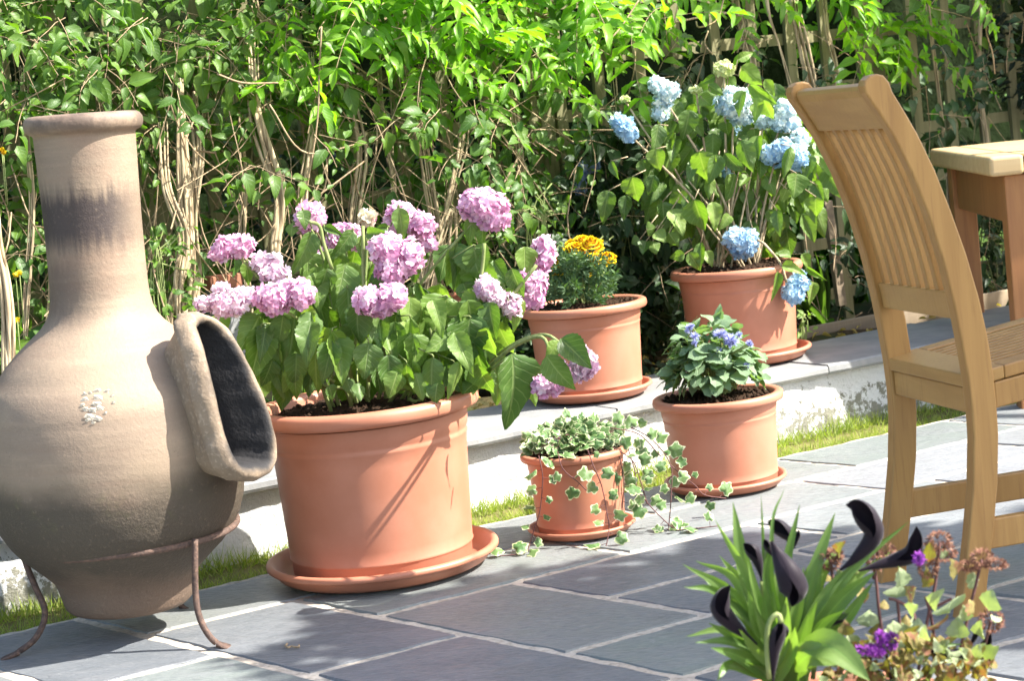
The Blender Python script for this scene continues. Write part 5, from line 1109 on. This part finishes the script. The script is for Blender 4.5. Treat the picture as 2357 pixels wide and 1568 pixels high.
# hedge closing the garden behind the fence
hd = thing('hedge', W(3, 7.6, .14), 'tall dense green garden hedge in the distance behind the trellis', 'hedge')
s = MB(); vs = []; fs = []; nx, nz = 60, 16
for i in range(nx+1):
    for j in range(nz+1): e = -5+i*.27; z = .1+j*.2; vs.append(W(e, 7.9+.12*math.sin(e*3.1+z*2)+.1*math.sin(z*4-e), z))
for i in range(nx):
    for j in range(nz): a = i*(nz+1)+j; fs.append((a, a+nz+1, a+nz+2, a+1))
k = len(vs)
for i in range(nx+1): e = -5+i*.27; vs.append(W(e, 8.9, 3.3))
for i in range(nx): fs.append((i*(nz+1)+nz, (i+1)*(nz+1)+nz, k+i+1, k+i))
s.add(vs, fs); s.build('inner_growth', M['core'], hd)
lf = MB(); blobs = [(rnd.uniform(-1, 9), rnd.uniform(.2, 3.0), rnd.uniform(.25, .6)) for _ in range(60)]
for i in range(7000):
    e = rnd.uniform(-2, 9.5); z = rnd.uniform(.15, 3.2); q = sum(math.exp(-((e-a)**2+(z-b)**2)/(2*(r_*.5)**2)) for a, b, r_ in blobs)
    if rnd.random() > (.03+q*.55)*(1 if e < 4.8 else .3): continue
    p = W(e, 7.78-.35*min(1, q)*rnd.random(), z); put(lf, rnd.choice(T_OV), p, E_*rnd.gauss(0, 1)+Vector((0, 0, -.5)), -N_*.7+Vector((0, 0, .6))+rv(.5), rnd.uniform(.06, .11), rnd.uniform(.035, .06))
lf.build('foliage', M['back'], hd)
cf_ = thing('conifer', FN(2330, 800, 5.35), 'almost black evergreen column at the top right corner', 'tree')
lf = MB(); s = MB(); cc = FN(2345, 120, 5.40)
for i in range(3600):
    z = rnd.uniform(.15, 2.3); a = rnd.uniform(0, 6.28); r_ = (.30 if z > .95 else .30*max(0, (z-.75)/.2))*rnd.random()**.4
    if r_ <= 0: continue
    p = Vector((cc.x+.16, cc.y+.05, 0))+Vector((math.cos(a)*r_, math.sin(a)*r_, z)); put(lf, rnd.choice(T_LA), p, Vector((math.cos(a), math.sin(a), -.3))+rv(.4), Vector((0, 0, 1))+rv(.5), .05, .02)
s.tube([Vector((cc.x+.16, cc.y+.05, .14)), Vector((cc.x+.16, cc.y+.05, 2.2))], [.03, .015], 8); s.build('trunk', M['dstem'], cf_); lf.build('foliage', M['yew'], cf_)
# unseen tree added right of view, boughs set to shade chair, fence and hedge
gt = thing('added_shade_tree', (7.1, 3.7, 0), 'unseen tree added at the right, its boughs set to shade chair and fence', 'tree')
tk = MB(); tk.tube(spline([(7.1,3.7,-.05),(7.05,3.65,1.2),(7.0,3.6,2.4),(7.0,3.5,4.2)], 12), [.16-.08*i/11 for i in range(12)], 12)
lf = MB()
cB = FN(2190, 230, 5.5)+SD*2.4; cC = FN(1430, 540, 5.45)+SD*3.0
for (cx, cy, cz, rx, ry, rz, n_) in [(3.02,3.42,2.55,1.05,.56,.22,2500),(*cB,.9,.6,.55,3400),(*(FN(2300, 60, 5.5)+SD*2.1),.6,.5,.45,2400),(*(W(4.9, 7.8, 1.3)+SD*3.2),1.0,.9,.5,1800),(*cC,.34,.26,.36,1000),(7.0,3.5,4.6,1.2,1.2,.7,900),(3.1,9.2,3.6,1.4,1.2,.4,2600)]:
    tk.tube(spline([(7.0,3.6,2.5),((cx+7)/2,(cy+3.6)/2,max(2.7, cz)+.35),(cx,cy,cz)], 10), [.06-.045*i/9 for i in range(10)], 8)
    for i in range(n_):
        d = rv(); d.normalize(); d *= rnd.random()**.4; p = Vector((cx+d.x*rx, cy+d.y*ry, cz+d.z*rz)); put(lf, rnd.choice(T_OV), p, rv(), Vector((0, 0, 1))+rv(.5), .12, .075)
tk.build('trunk', M['dstem'], gt); lf.build('crown', M['back'], gt)
